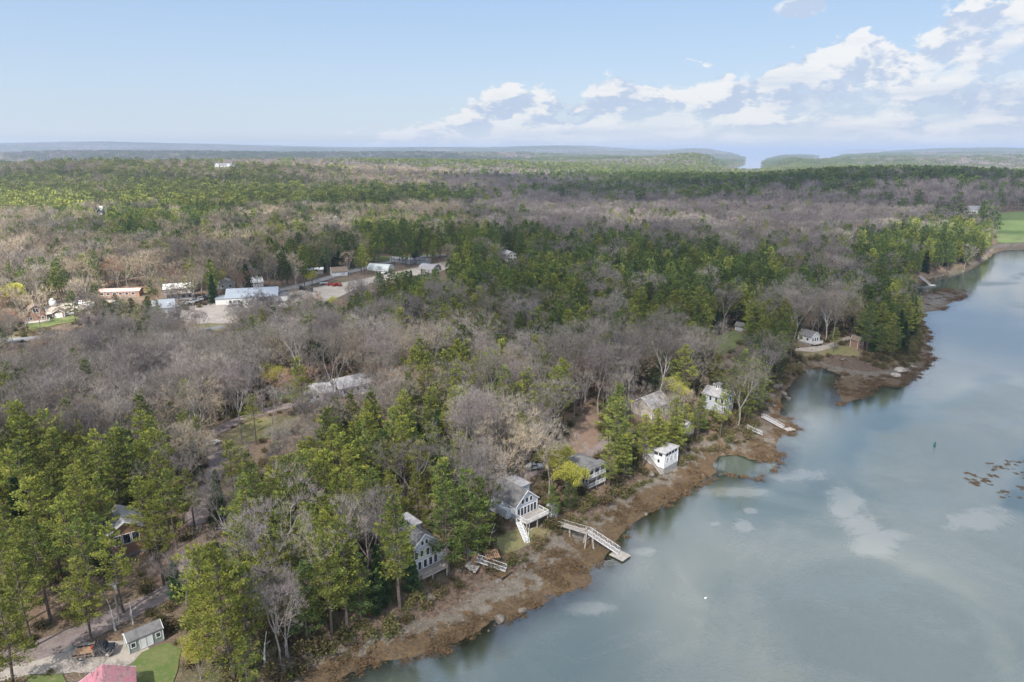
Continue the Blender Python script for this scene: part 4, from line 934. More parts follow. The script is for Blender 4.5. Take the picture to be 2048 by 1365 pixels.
# -- in the wood
house((643, 796), 12, 8.5, 7.5, 2.8, 1.9, M_greyw, M_pale, 'pale grey roofed wing of the long low house in the clearing', ridge='x', wins=row('F', (-2.8, -.8, 1.2, 3), .9, 1.1, 1.2), sky=())
e = house((706, 782), 38, 12.5, 8, 2.9, 2.2, M_greyw, M_pale, 'long low house with pale shingled roof and roof windows', ridge='x', wins=row('F', (-4.5, -2.5, 0, 2.5, 4.5), .9, 1.2, 1.3), sky=((3.2, -2.0, 4.25), (4.8, -2.0, 4.25)))
MB().box(3.2, -5.0, -.05, 5, 2.4, .16).build('deck', M_deckw, e)
house((252, 1092), 38, 7, 8, 5.0, 2.2, M_brownw, M_pale, 'brown cabin with dark windows framed in white under pines', name='cabin', cat='cabin', ridge='y', wins=row('F', (-1.6, 0, 1.6), 2.4, 1.2, 2.0))
e = house((290, 1287), 42, 5.2, 2.7, 2.15, .85, M_sage, M_shing, 'grey-green garden shed with white trimmed doors beside the dirt yard', name='garden_shed', cat='shed', ridge='x', oh=.15, base=.5, wins=row('F', (-1.9, 1.9), .85, .6, .8), doors=(('F', -.45, .05, .85, 1.75), ('F', .5, .05, .85, 1.75)))
e = house((205, 1362), 30, 7.6, 7.0, 2.8, 2.0, M_white, M_pink, 'house with faded pink metal roof at the bottom edge', hip=False, ridge='y', up=5.2, wins=row('R', (-2, 1), 1, 1, 1.2))
house((300, 722), 10, 9, 6, 2.6, 1.6, M_white, M_wmetal, 'low white building glimpsed through bare trees behind budding trees', ridge='x', wins=row('F', (-3, 0, 3), .9, 1, 1.1), name='building', cat='building')
GAM = [(1, 2.6), (.66, 5.4), (0, 7.0), (-.66, 5.4), (-1, 2.6)]
e = house((74, 640), 38, 7.2, 8.5, 2.6, 4.4, M_brownw, M_shing2, 'brown gambrel barn house with arched white attic window', name='barn', cat='barn', prof=GAM, ridge='y', wins=[('F', 0, 3.9, 1.9, 1.8), ('F', -2.2, .8, .9, 1.1), ('F', 2.2, .8, .9, 1.1)])
MB().box(-3.35, 1.2, 4.1, .16, 5.6, 2.4, 0, Matrix.Rotation(R(22), 4, 'Y') @ Matrix.Identity(4) if False else None).build('solar_panel', M_navy, e); deck(e, 0, -6, .0, 9, 3.4, .8)
MB().box(-5.0, -1.8, 1.2, 2.8, 4.5, 3.0).build('lean_to', M_brownw, e)
e = house((119, 634), 30, 4.6, 6, 2.3, 1.5, M_brownw, M_shing2, 'small brown garage with white door beside the barn', name='garage', cat='garage', ridge='y', doors=(('F', 0, 0, 2.8, 2.0),))
house((243, 592), 8, 20, 6, 2.6, 1.0, M_brownw, M_rmetal, 'long low red-roofed shed among pines', name='shed', cat='shed', ridge='x', wins=row('F', (-8, -5, -2, 1, 4, 7), .8, 1.6, 1.2), trim=False)
e = house((360, 597), 24, 13.5, 8, 5.6, 1.9, M_white, M_wmetal, 'two-storey white block with bright metal roof', name='building', cat='building', ridge='x', wins=row('F', (-5.6, -3.6, 3.6, 5.6), 3.6, .9, .9) + row('F', (-5, 2, 5), .8, 1.4, 1.4) + row('L', (-2.6, -1, .6, 2.2), 3.6, .8, 1.0), doors=(('F', -1, 0, 2.6, 2.4),))
MB().box(0, -4.7, 2.9, 12, 1.4, .15).build('awning', M_shing2, e)
e = house((330, 624), 24, 9, 6.5, 2.4, 3.2, M_white, M_gmetal, 'white garage with steep blue-grey roof and two dormers', name='garage', cat='garage', ridge='x', doors=(('F', -2.3, 0, 2.6, 2.1), ('F', 2.3, 0, 2.6, 2.1)))
for x in (-2, 2): MB().box(x, -2.1, 3.9, 1.1, 1.6, 1.2).build('dormer', M_white, e)
e = house((508, 603), 14, 24, 15, 3.4, 3.2, M_wmetal, M_gmetal, 'big low workshop with grey metal roof facing the gravel lot', name='workshop', cat='workshop', ridge='x', wins=row('F', (-10, -8, -6), 1, 1.2, 1.2), doors=(('R', 0, 0, 3.5, 3.0), ('F', 8, 0, 3.4, 3.0)), base=2)
MB().box(14.5, -1, 1.6, 5, 8, 3.2).build('annex', M_wmetal, e); MB().box(14.7, -1, 3.3, 5.8, 9, .2).build('annex_roof', M_shing, e); MB().box(-14.6, -1.5, 1.4, 5, 9, 2.8).build('annex', M_wmetal, e); MB().box(-14.6, -1.5, 2.95, 5.6, 9.6, .2).build('annex_roof', M_gmetal, e)
house((452, 576), 28, 8, 9, 2.8, 2.2, M_white, M_pale, 'small gabled workshop building behind the dark spruce', name='building', cat='building', ridge='y', wins=row('F', (-2, 2), 1, 1, 1))
house((513, 573), 30, 6, 8, 2.6, 2.4, M_wmetal, M_wmetal, 'small all-white gabled shed behind the big workshop', name='shed', cat='shed', ridge='x')
house((678, 551), 24, 9, 7, 2.6, 2.2, M_white, M_shing2, 'white shed with brown roof beside the gravel track', name='shed', cat='shed', ridge='x', doors=(('F', 2, 0, 2.6, 2.1),))
house((620, 548), 10, 16, 6, 2.4, 1.0, M_tanw, M_wmetal, 'long pale-roofed shelter seen through bare trunks', name='shelter', cat='shed', ridge='x', trim=False)
def arch(px, yaw, Wd, D, h, m, label, name, endm, ribs=0):
    p = G(*px); e = empty(name, (p.x, p.y, p.z + .1), R(yaw), label, name.replace('_', ' ')); FOOT.append((p.x, p.y, math.hypot(Wd, D) / 2 + 1))
    a = [(Wd / 2 * math.cos(t * math.pi / 12), h * math.sin(t * math.pi / 12) ** .8) for t in range(13)]
    MB().prism(a, -D / 2, D / 2).build('roof', m, e); MB().prism([(x * .97, z * .97) for x, z in a], -D / 2 - .08, D / 2 + .08).build('end_wall', endm, e)
    MB().box(0, -D / 2 - .14, 1.1, 2.2, .08, 2.2).build('door', M_trim, e)
    if ribs:
        r = MB()
        for i in range(ribs): y = -D / 2 + D * i / (ribs - 1); [r.bar((x0 * 1.01, y, z0 * 1.01), (x1 * 1.01, y, z1 * 1.01), .12) for (x0, z0), (x1, z1) in zip(a, a[1:])]
        r.build('rib', M_alu, e)
arch((762, 541), 70, 8, 15, 4.0, M_film, 'plastic covered greenhouse with ribs beside the lot', 'greenhouse', M_film, 8)
arch((860, 541), 60, 8.5, 12, 4.0, M_pale, 'rounded grey metal hut at the end of the lot', 'quonset_hut', M_pale)
house((806, 526), 62, 5, 17, 2.5, .9, M_greyw, M_pale, 'long grey mobile home beyond the greenhouse', name='mobile_home', cat='mobile home', ridge='y', wins=row('R', (-6, -3, 0, 3, 6), .9, 1.2, 1))
house((845, 528), 60, 5, 9, 2.4, 1.2, M_greyw, M_shing, 'small dark-roofed shed behind the rounded hut', name='shed', cat='shed', ridge='y')
house((1017, 522), 28, 7.5, 9, 4.6, 2.2, M_white, M_pale, 'lone white two-storey house in the bare wood', ridge='y', wins=row('F', (-2.2, 0, 2.2), .7, .9, 1.4) + row('F', (-2.2, 0, 2.2), 3.2, .9, 1.2))
e = house((448, 335), 8, 34, 12, 3.5, 5, M_greyw, M_shing, 'far pale farmhouse on the hilltop meadow', name='farmhouse', cat='farmhouse', ridge='x', wins=row('F', (-14, -7, 0, 7, 14), 1, 2, 2))
for x in (-12, 12): MB().prism([(-4, 1), (4, 1), (4, 4), (0, 9), (-4, 4)], -9, 0).build('cross_gable', M_greyw, e, Matrix.Translation((x, 0, 0)))
house((197, 429), 8, 13, 9, 5, 4, M_white, M_wmetal, 'far small white house in the sunlit mixed wood', ridge='x')
house((674, 447), 30, 9, 11, 4, 3, M_white, M_wmetal, 'far white-roofed building below the dark pines', name='building', cat='building', ridge='y')
house((1946, 428), 12, 17, 9, 5, 3.5, M_white, M_pale, 'white farmhouse beside the green field', name='farmhouse', cat='farmhouse', ridge='x', wins=row('F', (-6, -2, 2, 6), 1, 1.6, 1.8))
house((375, 481 - 2), 8, 12, 8, 4, 3, M_tanw, M_wmetal, 'far pale roof poking out of the yellowish wood', ridge='x')
# silver tank by the barn yard
p = G(107, 614); e = empty('storage_tank', p, 0, 'pale blue-grey upright tank behind the barn', 'tank'); MB().cone((0, 0, 0), (0, 0, 3.2), 1.5, 1.5, 14).build('tank_body', M_alu, e, smooth=True); MB().cone((0, 0, 3.2), (0, 0, 4.4), 1.5, .2, 14).build('tank_lid', M_alu, e, smooth=True)

# ------------------------------------------------------------------ vehicles
def wheels(e, L, W_, r=.36, xs=None):
    for x in xs or (-L * .30, L * .31):
        for s in (-1, 1):
            w_ = MB().cone((x, s * W_ / 2 - s * .22, r), (x, s * W_ / 2 + s * .02, r), r, r, 14).build('wheel', M_dark, e)
            MB().cone((x, s * W_ / 2, r), (x, s * (W_ / 2 + .035), r), r * .55, r * .5, 10).build('rim', M_alu, w_)
def car(px, yaw, kind, paint, label, group=None, L=4.7, loc=None):
    p = loc or G(*px); e = empty({'pickup': 'pickup_truck', 'car': 'parked_car', 'van': 'van'}[kind], (p.x, p.y, p.z + .3), R(yaw), label, {'pickup': 'pickup truck', 'car': 'car', 'van': 'van'}[kind], group)
    W_ = 1.85; h = L / 2
    if kind == 'pickup': low = [(-h, .45), (h, .45), (h, .85), (h - .15, 1.0), (h * .40, 1.1), (-h, 1.1)]; cab = [(h * .42, 1.1), (h * .18, 1.72), (-h * .22, 1.75), (-h * .30, 1.1)]
    elif kind == 'van': low = [(-h, .4), (h, .4), (h, .9), (h * .72, 1.15), (-h, 1.2)]; cab = [(h * .74, 1.15), (h * .5, 1.95), (-h * .98, 2.0), (-h, 1.2)]
    else: low = [(-h, .4), (h, .4), (h, .75), (h * .5, .95), (-h * .8, 1.0), (-h, .9)]; cab = [(h * .45, .95), (h * .12, 1.48), (-h * .45, 1.5), (-h * .82, .98)]
    MB().prism(low, -W_ / 2, W_ / 2).build('body', paint, e)
    cb = MB().prism(cab, -W_ / 2 + .12, W_ / 2 - .12).build('cab', paint, e)
    cx = sum(a for a, _ in cab) / 4; cz = sum(b for _, b in cab) / 4
    MB().prism([(cx + (a - cx) * .86, cz + (b - cz) * .62 + .02) for a, b in cab], -W_ / 2 + .10, W_ / 2 - .10).build('side_window', M_glass, cb)
    a, b = Vector((cab[0][0], 0, cab[0][1])), Vector((cab[1][0], 0, cab[1][1])); n = Vector((b.z - a.z, 0, a.x - b.x)).normalized() * .02
    y = W_ / 2 - .2; MB().add([a * .88 + b * .12 + n + Vector((0, -y, 0)), a * .88 + b * .12 + n + Vector((0, y, 0)), a * .1 + b * .9 + n + Vector((0, y, 0)), a * .1 + b * .9 + n + Vector((0, -y, 0))], [(0, 1, 2, 3)]).build('windscreen', M_glass, cb)
    if kind == 'pickup': MB().box(-h * .66, 0, 1.115, h * .62, W_ - .3, .02).build('cargo_bed', M_dark, e)
    for s in (-1, 1): MB().box(h + .01, s * .68, .78, .05, .32, .18).build('headlight', M_trim, e)
    wheels(e, L, W_); return e
gp = 'pickups parked in a row on the lot'
for i, (x, y, k, m, lb) in enumerate(((369, 611, 'pickup', M_carw, 'white pickup at the near end of the parked row'), (382, 608, 'pickup', M_carw, 'white pickup second in the parked row'), (391, 605, 'pickup', M_silver, 'silver pickup third in the parked row'),
        (400, 602, 'pickup', M_carw, 'white pickup fourth in the parked row'), (409, 599, 'car', M_black, 'dark car fifth in the parked row'), (418, 596, 'car', M_silver, 'silver car at the far end of the parked row'))): car((x, y), -38, k, m, lb, gp)
car((764, 549), -10, 'van', M_carw, 'white van parked in front of the greenhouse'); car((776, 550), 20, 'car', M_black, 'dark car beside the white van by the greenhouse'); car((780, 554), 12, 'car', M_carw, 'white car nearest the pines below the greenhouse')
car((176, 612), 10, 'car', M_carw, 'white car left of a pair in the barn yard', 'cars in the barn yard'); car((186, 615), 15, 'car', M_silver, 'silver car right of a pair in the barn yard', 'cars in the barn yard'); car((160, 611), 14, 'van', M_carw, 'white van behind the barn, left of the yard cars', 'cars in the barn yard'); car((200, 608), -8, 'car', M_black, 'dark car at the right end of the barn yard', 'cars in the barn yard'); car((352, 616), -40, 'car', M_silver, 'silver car right of the white garage'); car((470, 612), 10, 'pickup', M_carw, 'white pickup in front of the big workshop'); car((590, 596), 30, 'pickup', M_black, 'dark pickup right of the big workshop')
car((138, 632), 40, 'car', M_silver, 'silver car on the grass beside the garage')
car((424, 893), 60, 'car', M_carw, 'small white car on the dirt drive at the bend', L=4.2); car((1068, 940), 20, 'car', M_silver, 'silver car on the drive behind the white-stairs house'); car((1128, 925), 15, 'car', M_carw, 'white car parked beside the budding tree behind the porch house')
# black flatbed truck in the yard
p = G(192, 1312); e = empty('flatbed_truck', (p.x, p.y, p.z + .16), R(14), 'black flatbed truck with wooden bed parked on the gravel yard', 'truck')
MB().prism([(.4, .5), (2.8, .5), (2.85, 1.05), (2.7, 1.2), (1.75, 1.3), (1.35, 2.0), (.45, 2.0), (.4, 1.2)], -.95, .95).build('cab', M_black, e)
MB().box(-1.2, 0, .62, 3.4, 1.0, .25).build('chassis', M_dark, e); b_ = MB().box(-1.35, 0, .98, 3.1, 2.2, .14).build('flatbed', M_rust, e)
q = MB(); q.box(.15, 0, 1.6, .1, 2.1, 1.1); q.box(-1.35, 1.08, 1.2, 3.1, .05, .3); q.box(-1.35, -1.08, 1.2, 3.1, .05, .3); q.build('headboard', M_black, b_)
MB().box(-.30, .45, 1.25, .6, .6, .4).build('toolbox', M_redp, b_); MB().prism([(1.85, 1.34), (1.45, 1.9), (.6, 1.9), (.6, 1.34)], -.965, .965).build('side_window', M_glass, e)
MB().add([(1.78, -.8, 1.33), (1.78, .8, 1.33), (1.40, .8, 1.94), (1.40, -.8, 1.94)], [(0, 1, 2, 3)]).build('windscreen', M_glass, e); wheels(e, 5.6, 1.95, .44, (-1.9, 2.0))
for s in (-1, 1): MB().box(2.86, s * .7, .88, .05, .3, .2).build('headlight', M_trim, e)
# red farm machinery and dark bins on the lot
for i, (x, y, m, lb) in enumerate(((661, 572, M_redp, 'red harrow frame at the left of the red machinery'), (671, 573, M_redp, 'red baler in the middle of the red machinery'), (680, 573, M_redp, 'red loader at the right of the red machinery'))):
    p = G(x, y); e = empty('farm_machine', p, R(20 + 40 * i), lb, 'farm machine', 'red machinery on the gravel lot')
    MB().box(0, 0, 1.0, 3.0, 1.6, .9).box(.9, 0, 1.7, .9, 1.2, .7).build('body', m, e)
    f = MB(); [f.bar((-1.5 - .4 * k, -1.2, .3), (-1.2 - .4 * k, 1.2, 1.4), .12) for k in range(4)]; f.bar((1.4, 0, .8), (3, 0, .5), .14); f.build('frame', m, e)
    for sx in (-1, 1):
        for sy in (-1, 1): MB().cone((sx, sy * .8, .5), (sx, sy * 1.05, .5), .5, .5, 12).build('wheel', M_dark, e)
p = G(648, 569); e = empty('trailer', p, R(15), 'white flat trailer left of the red machinery', 'trailer'); MB().box(0, 0, .8, 4.5, 2, .3).build('bed', M_carw, e); MB().bar((2.2, 0, .7), (3.6, 0, .5), .12).build('tow_bar', M_dark, e)
for sy in (-1, 1): MB().cone((0, sy * .85, .4), (0, sy * 1.1, .4), .4, .4, 12).build('wheel', M_dark, e)
for i in range(6):
    p = G(601 + i * 4.6, 580.5 + i * .9); e = empty('waste_bin', p, R(20), 'black bin, %s in the row on the lot' % ('leftmost', 'second', 'third', 'fourth', 'fifth', 'rightmost')[i], 'bin', 'row of black bins on the lot')
    MB().add([(-.55, -.5, 0), (.55, -.5, 0), (.55, .5, 0), (-.55, .5, 0), (-.75, -.65, 2.3), (.75, -.65, 2.3), (.75, .65, 2.3), (-.75, .65, 2.3)], [(3, 2, 1, 0), (0, 1, 5, 4), (1, 2, 6, 5), (2, 3, 7, 6), (3, 0, 4, 7), (4, 5, 6, 7)]).build('bin_body', M_black, e)
    MB().box(0, .03, 2.40, 1.6, 1.4, .14).build('lid', M_dark, e)

# ------------------------------------------------------------------ piers, ramps, floats
def truss(e, a, b, w_, h, name='gangway', m=None, n=10):
    a, b = Vector(a), Vector(b); d = b - a; hd = Vector((d.x, d.y, 0)).normalized(); sd = Vector((-hd.y, hd.x, 0)) * w_ / 2; upv = Vector((0, 0, h)); m = m or M_alu
    dk = MB(); k = int(d.length / .32)
    for i in range(k): p = a + d * (i + .5) / k; dk.bar(p - sd, p + sd, .26, .05)
    o = dk.build(name, M_deckw, e); r = MB()
    for s in (-1, 1):
        A, B = a + sd * s, b + sd * s; r.bar(A, B, .12, .2); r.bar(A + upv, B + upv, .09); 
        for i in range(n + 1):
            p = A + (B - A) * i / n; r.bar(p, p + upv, .06)
            if i < n: q = A + (B - A) * (i + 1) / n; r.bar(p + (upv if i % 2 else Vector()), q + (Vector() if i % 2 else upv), .05)
    r.build('truss_railing', m, o); return o
def flt(p, yaw, w_, l, label, h=.35, group=None, m=None):
    e = empty('float_dock', (p.x, p.y, 0), R(yaw), label, 'float', group); MB().box(0, 0, h, w_, l, .14).build('deck', m or M_wood, e); MB().box(0, 0, h / 2 - .08, w_ - .2, l - .2, h).build('pontoon', M_dark, e)
    q = MB()
    for i in range(int(l / .3)): q.box(0, -l / 2 + .3 * i + .15, h + .085, w_ - .04, .24, .03)
    q.build('plank', m or M_wood, e); return e
def at0(x, y, z): q = flat(x, y, z)[0]; return Vector((q[0], q[1], z))
pA, pB, pC = G(1119, 1056), at0(1178, 1066, 3.7), at0(1238, 1106, .6); pA.z += 1.0
e = empty('pier_walkway', (pA.x, pA.y, 0), 0, 'weathered walkway and long aluminium ramp leading out to the square float', 'pier'); o_ = Vector((pA.x, pA.y, 0))
truss(e, pA - o_, pB - o_, 1.3, 1.0, 'walkway', M_wood, 8); truss(e, pB - o_ - Vector((0, 0, .02)), pC - o_, 1.3, 1.1, 'gangway', M_alu, 12)
q = MB()
for k in (-1, 1):
    for dx in (-.6, .6): q.bar(pB - o_ + Vector((dx, k * .7, .8)), pB - o_ + Vector((dx * 1.6, k * 1.1, -3.2)), .22, n=6)
    q.bar((pA + (pB - pA) * .35) - o_ + Vector((0, k * .6, 0)), (pA + (pB - pA) * .35) - o_ + Vector((0, k * .8, -3)), .2, n=6)
q.bar(pB - o_ + Vector((-.9, -1, -1.2)), pB - o_ + Vector((.9, 1, -1.2)), .15); q.each('pile', M_wood, e)
fl = flt(at0(1240, 1111, .3), 45, 3.0, 3.6, 'pale square float at the foot of the long ramp', m=M_wood)
def log_(a, b, r, label, m, name='driftwood_log'):
    o = MB().cone(a, b, r, r * .6, 7).build(name, m); return tag(o, label, 'log')
# stranded gangway with pallets and lumber
pa, pb = G(950, 1126), G(1012, 1146); pa.z += .9; pb.z += .7; o_ = Vector((pa.x, pa.y, 0)); e = empty('stranded_gangway', o_, 0, 'grey aluminium gangway lying on the foreshore below the bank', 'gangway'); truss(e, pa - o_, pb - o_, 1.2, .9, 'gangway', M_alu, 9)
MB().box(*((pa - o_)), 1.4, 1.4, 1.4).build('crib', M_rust, e)
for i, (x, y, z, lb) in enumerate(((945, 1137, 30, 'lower leaning wooden float section left of the stranded gangway'), (984, 1122, -20, 'brown wooden ramp section lying across the stranded gangway'), (1004, 1150, 10, 'weed-covered timber crib at the end of the stranded gangway'))):
    p = G(x, y); e = empty('wooden_section', (p.x, p.y, p.z + (.5, 1.5, .4)[i]), R(40 + z), lb, 'lumber'); m = (M_wood, M_rust, M_weed)[i]
    q = MB(); [q.box(-1.3 + .43 * k, 0, .12, .3, 2.6, .06) for k in range(7)]; pl = q.build('plank', m, e); MB().box(0, -.9, 0, 2.9, .18, .18).box(0, .9, 0, 2.9, .18, .18).box(0, 0, 0, 2.9, .18, .18).build('joist', m, e); e.rotation_euler.x = R((22, 12, 0)[i])
# farther ramps
def ramp(a, b, za, zb, label, w_=1.0, m=None):
    A, B = G(*a), at0(*b, zb); A.z += za; o_ = Vector((A.x, A.y, 0)); e = empty('gangway', o_, 0, label, 'gangway'); truss(e, A - o_, B - o_, w_, .9, 'walkway', m or M_alu, 8); return e
ramp((1494, 861), (1524, 869), .8, .9, 'short pale ramp ending on the weedy foreshore'); ramp((1524, 838), (1566, 856), .8, .7, 'long ramp reaching the small float below the cupola house')
flt(at0(1578, 859, .3), 20, 3.2, 2.2, 'small wooden float beside weedy rocks below the cupola house'); ramp((1838, 557), (1860, 570), 1.5, .6, 'farthest ramp running down to a white float'); flt(at0(1864, 571, .3), 10, 4, 2.4, 'white float at the foot of the farthest ramp', m=M_trim)
# upturned skiff on the bank
p = G(944, 1109); hl = []
def skiff(p, yaw, label, m):
    e = empty('upturned_boat', (p.x, p.y, p.z + .25), R(yaw), label, 'boat'); V, F = [], []; N = 9
    for i in range(N):
        t = i / (N - 1); w_ = .72 * (math.sin(math.pi * min(1, .12 + t * .88)) ** .6 if t > .3 else .8 + .2 * t / .3 * .9); w_ = max(.03, .72 * (1 - max(0, t - .35) ** 2 / .43)); x = -1.9 + 3.8 * t
        V += [(x, -w_, 0), (x, -w_ * .8, .42), (x, 0, .55), (x, w_ * .8, .42), (x, w_, 0)]
    F = [(i * 5 + k, i * 5 + k + 1, i * 5 + k + 6, i * 5 + k + 5) for i in range(N - 1) for k in range(4)] + [(0, 1, 2, 3, 4), tuple((N - 1) * 5 + k for k in (4, 3, 2, 1, 0))] + [(i * 5, i * 5 + 5, i * 5 + 9, i * 5 + 4) for i in range(N - 1)]
    MB().add(V, F).build('hull', m, e, smooth=False); MB().box(0, 0, .56, 3.2, .07, .07).build('keel', m, e)
skiff(p, -30, 'pale green upturned skiff on the bank above the stranded gangway', M_boat)
# buoys, bird-white float
p = at0(1869, 892, 0); e = empty('channel_buoy', p, 0, 'green channel buoy far out on the river', 'buoy'); MB().cone((0, 0, -.2), (0, 0, .6), .38, .34, 12).build('buoy_body', M_teal, e); MB().cone((0, 0, .6), (0, 0, 1.2), .10, .2, 8).build('buoy_top', M_teal, e)
p = at0(1411, 1197, .05); tag(MB().cone(p - Vector((.2, 0, 0)), p + Vector((.25, .1, .12)), .16, .1, 8).build('mooring_float', M_trim, smooth=True), 'tiny white float alone on the open river', 'float')
# birches and utility poles
def pole(px, h, label, r=.14, m=None, cross=True, lean=(0, 0)):
    p = G(*px); e = empty('utility_pole', p, R(20), label, 'utility pole'); MB().cone((0, 0, -.3), (lean[0], lean[1], h), r, r * .7, 8).build('pole', m or M_wood, e)
    if cross: MB().box(lean[0], lean[1], h - .5, 1.6, .12, .12).build('crossarm', M_wood, e); MB().cone((lean[0] + .3, lean[1], h - 1.6), (lean[0] + .3, lean[1], h - .8), .2, .2, 10).build('transformer', M_alu, e)
pole((240, 1248), 8.5, 'grey utility pole with transformer beside the dirt road')
def snag(px, h, lean, label, r=.16):
    p = G(*px); V = MB(); a = Vector(p); pts = [a + Vector((lean[0] * t * t, lean[1] * t, h * t)) for t in (0, .3, .6, 1)]
    for i, (u, v) in enumerate(zip(pts, pts[1:])): V.cone(u - (v - u) * .02, v, r * (1 - .25 * i), r * (1 - .25 * (i + 1)), 7)
    V.bar(pts[2], pts[2] + Vector((.9, .2, .7)), .06); V.bar(pts[1], pts[1] + Vector((-.5, .3, .6)), .05); tag(V.build('birch_trunk', M_birch), label, 'tree trunk')
snag((232, 1262), 8, (-.8, 0), 'bare pale birch trunk just left of the utility pole'); snag((267, 1250), 4.6, (0, 0), 'short pale dead trunk right of the utility pole'); snag((229, 1258), 3, (.1, .2), 'lowest pale stump beside the dirt road bend')
snag((530, 1332), 6.5, (.8, .2), 'white leaning birch trunk at the bank by the clearing', .2); snag((573, 1312), 5.5, (.3, 0), 'thin white birch right of the clearing above the bank'); snag((978, 1100), 6.2, (1.4, .3), 'slanting white birch beside the grassy bank', .13); snag((1056, 1085), 4.5, (.3, 0), 'slim pale birch below the deck')
snag((1350 + 206 * 0, 757), 4.5, (0, 0), 'pale dead trunk in the wood above the cupola house')
# ------------------------------------------------------------------ rocks and weed
def rockmesh(seed, n=3, fl_=.6, m_=None):
    bm = bmesh.new(); bmesh.ops.create_icosphere(bm, subdivisions=n, radius=1); rg = np.random.default_rng(seed); o = rg.uniform(0, 50, 3)
    for v in bm.verts:
        c = v.co; k = 1 + .55 * (vn(np.array([c.x * 1.5 + o[0]]), np.array([c.y * 1.5 + c.z * 1.3 + o[1]]))[0] - .5) + .25 * (vn(np.array([c.x * 4 + o[1]]), np.array([c.y * 4 + c.z * 3 + o[2]]))[0] - .5)
        v.co = Vector((c.x * k, c.y * k * .8, c.z * k * fl_))
    me = bpy.data.meshes.new('rock'); bm.to_mesh(me); bm.free(); me.materials.append(m_ or M_rock); return me
RM = [rockmesh(i) for i in range(4)]; RMP = [rockmesh(i + 7, 4, .42, M_ledge) for i in range(4)]
for i, (x, y, r, lb, g) in enumerate(((1556, 776, 2.2, 'largest rounded boulder under the shore pines', 0), (1566, 788, 1.5, 'dark boulder at the water edge below the largest one', 0), (1548, 766, 1.3, 'boulder tucked against the bank above the largest one', 0), (1576, 806 - 8, 1.1, 'low wet boulder right of the dark one', 0), (1800, 742, 2.8, 'broad pale ledge at the tip of the wooded point', 1),
        (1792, 752, 1.8, 'pale rock just seaward of the broad ledge', 1), (1770, 735, 1.2, 'small pale rock left of the broad ledge', 1), (1826, 735, 1.3, 'pale rock right of the broad ledge', 1), (1596, 728, 1.4, 'white-topped rock at the left head of the cove', 2), (1760, 728, 1.0, 'grey stone at the right head of the cove', 2),
        (137, 1300, .9, 'rounded boulder on the grass island beside the yard', 3), (252, 1338, .9, 'pale boulder at the corner of the pink roof', 3), (560, 1345, 1.6, 'flat ledge below the leaning birch', 4), (580, 1338, 1.3, 'grey ledge right of the leaning birch', 4), (1000, 1240, 1.2, 'dark rock half drowned at the water edge', 5), (1045, 1222, .9, 'weed-covered stone at the tip of the mudflat', 5), (1300, 950, 1.2, 'stone footing below the white boathouse', 6), (1330, 945, 1.3, 'rock ledge under the boathouse corner', 6))):
    p = G(x, y); o = link('boulder', (RMP if g in (1, 2, 3) else RM)[i % 4], loc=(p.x, p.y, p.z + r * .12)); o.scale = (r, r, r); o.rotation_euler = (0, 0, i * 1.7); tag(o, lb, 'boulder', 'boulders along the shore')
def scattered(name, meshes, n, cond, scf, label, x=(-60, 330), y=(60, 480), dz=0.):
    X, Y = rng.uniform(*x, n), rng.uniform(*y, n); Z, dW, dB = height(X, Y, True); k = cond(X, Y, Z, dW, dB); X, Y = X[k], Y[k]; Z = np.maximum(hfast(X, Y), .0)
    if len(X): instancer(name, meshes, X, Y, Z + dz, rng.uniform(0, 6.28, len(X)), scf(len(X)), rng.integers(0, len(meshes), len(X)), label)
DEFER = []
DEFER.append(lambda: scattered('shore_rubble', RM, 60000, lambda X, Y, Z, dW, dB: (dW > -1) & (dB < 1.5) & (Z > -.1) & (fbm(X, Y, 7, 3) > .42), lambda n: np.minimum(rng.pareto(2.6, n) * .08 + .05, .6), 'loose stones strewn over the foreshore'))
DEFER.append(lambda: scattered('bank_rubble', RM, 50000, lambda X, Y, Z, dW, dB: (dB > -4) & (dB < 2.2) & (fbm(X, Y, 6, 3) > .40), lambda n: np.minimum(rng.pareto(2.2, n) * .16 + .12, 1.3), 'broken rock along the foot of the bank'))
def weedmesh(seed):
    rg = np.random.default_rng(seed); n = 90; P = rg.normal(0, .55, (n, 3)); P[:, 2] = np.abs(rg.normal(.02, .08, n)); D = rg.normal(0, 1, (n, 3)); D[:, 2] = rg.uniform(-.05, .25, n)
    V, F = blades(P, D, rg.uniform(.25, .6, n), .07, rg); return npmesh('weed', V, [F], [M_weed])
DEFER.append(lambda: scattered('rockweed_mats', [weedmesh(i) for i in range(3)], 90000, lambda X, Y, Z, dW, dB: (dW > -1.5) & (dB < -.5) & (Z > -.15) & (fbm(X, Y, 5, 4) + .26 * (1 - np.clip(dW / np.maximum(dW - dB, .01), 0, 1)) - .5 * lowmod(*proj(X, Y, Z)) > .64), lambda n: rng.uniform(.5, 1.3, n), 'rust-brown rockweed lying on the foreshore', dz=.02))
# floating weed at the right
DEFER.append(lambda: scattered('floating_weed', [weedmesh(9), weedmesh(12)], 60000, lambda X, Y, Z, dW, dB: (sdf(X, Y, flat([1925, 1960, 2010, 2100, 2120, 2040, 1960], [950, 925, 918, 930, 1040, 1000, 990])) > 0) & (fbm(X, Y, 2.6, 4) + .25 * (fbm(X, Y, 14, 2) - .5) > .60) & (rng.random(len(X)) < .5), lambda n: rng.uniform(.2, .6, n), 'patches of rockweed floating on the river', x=(60, 200), y=(100, 260), dz=0))
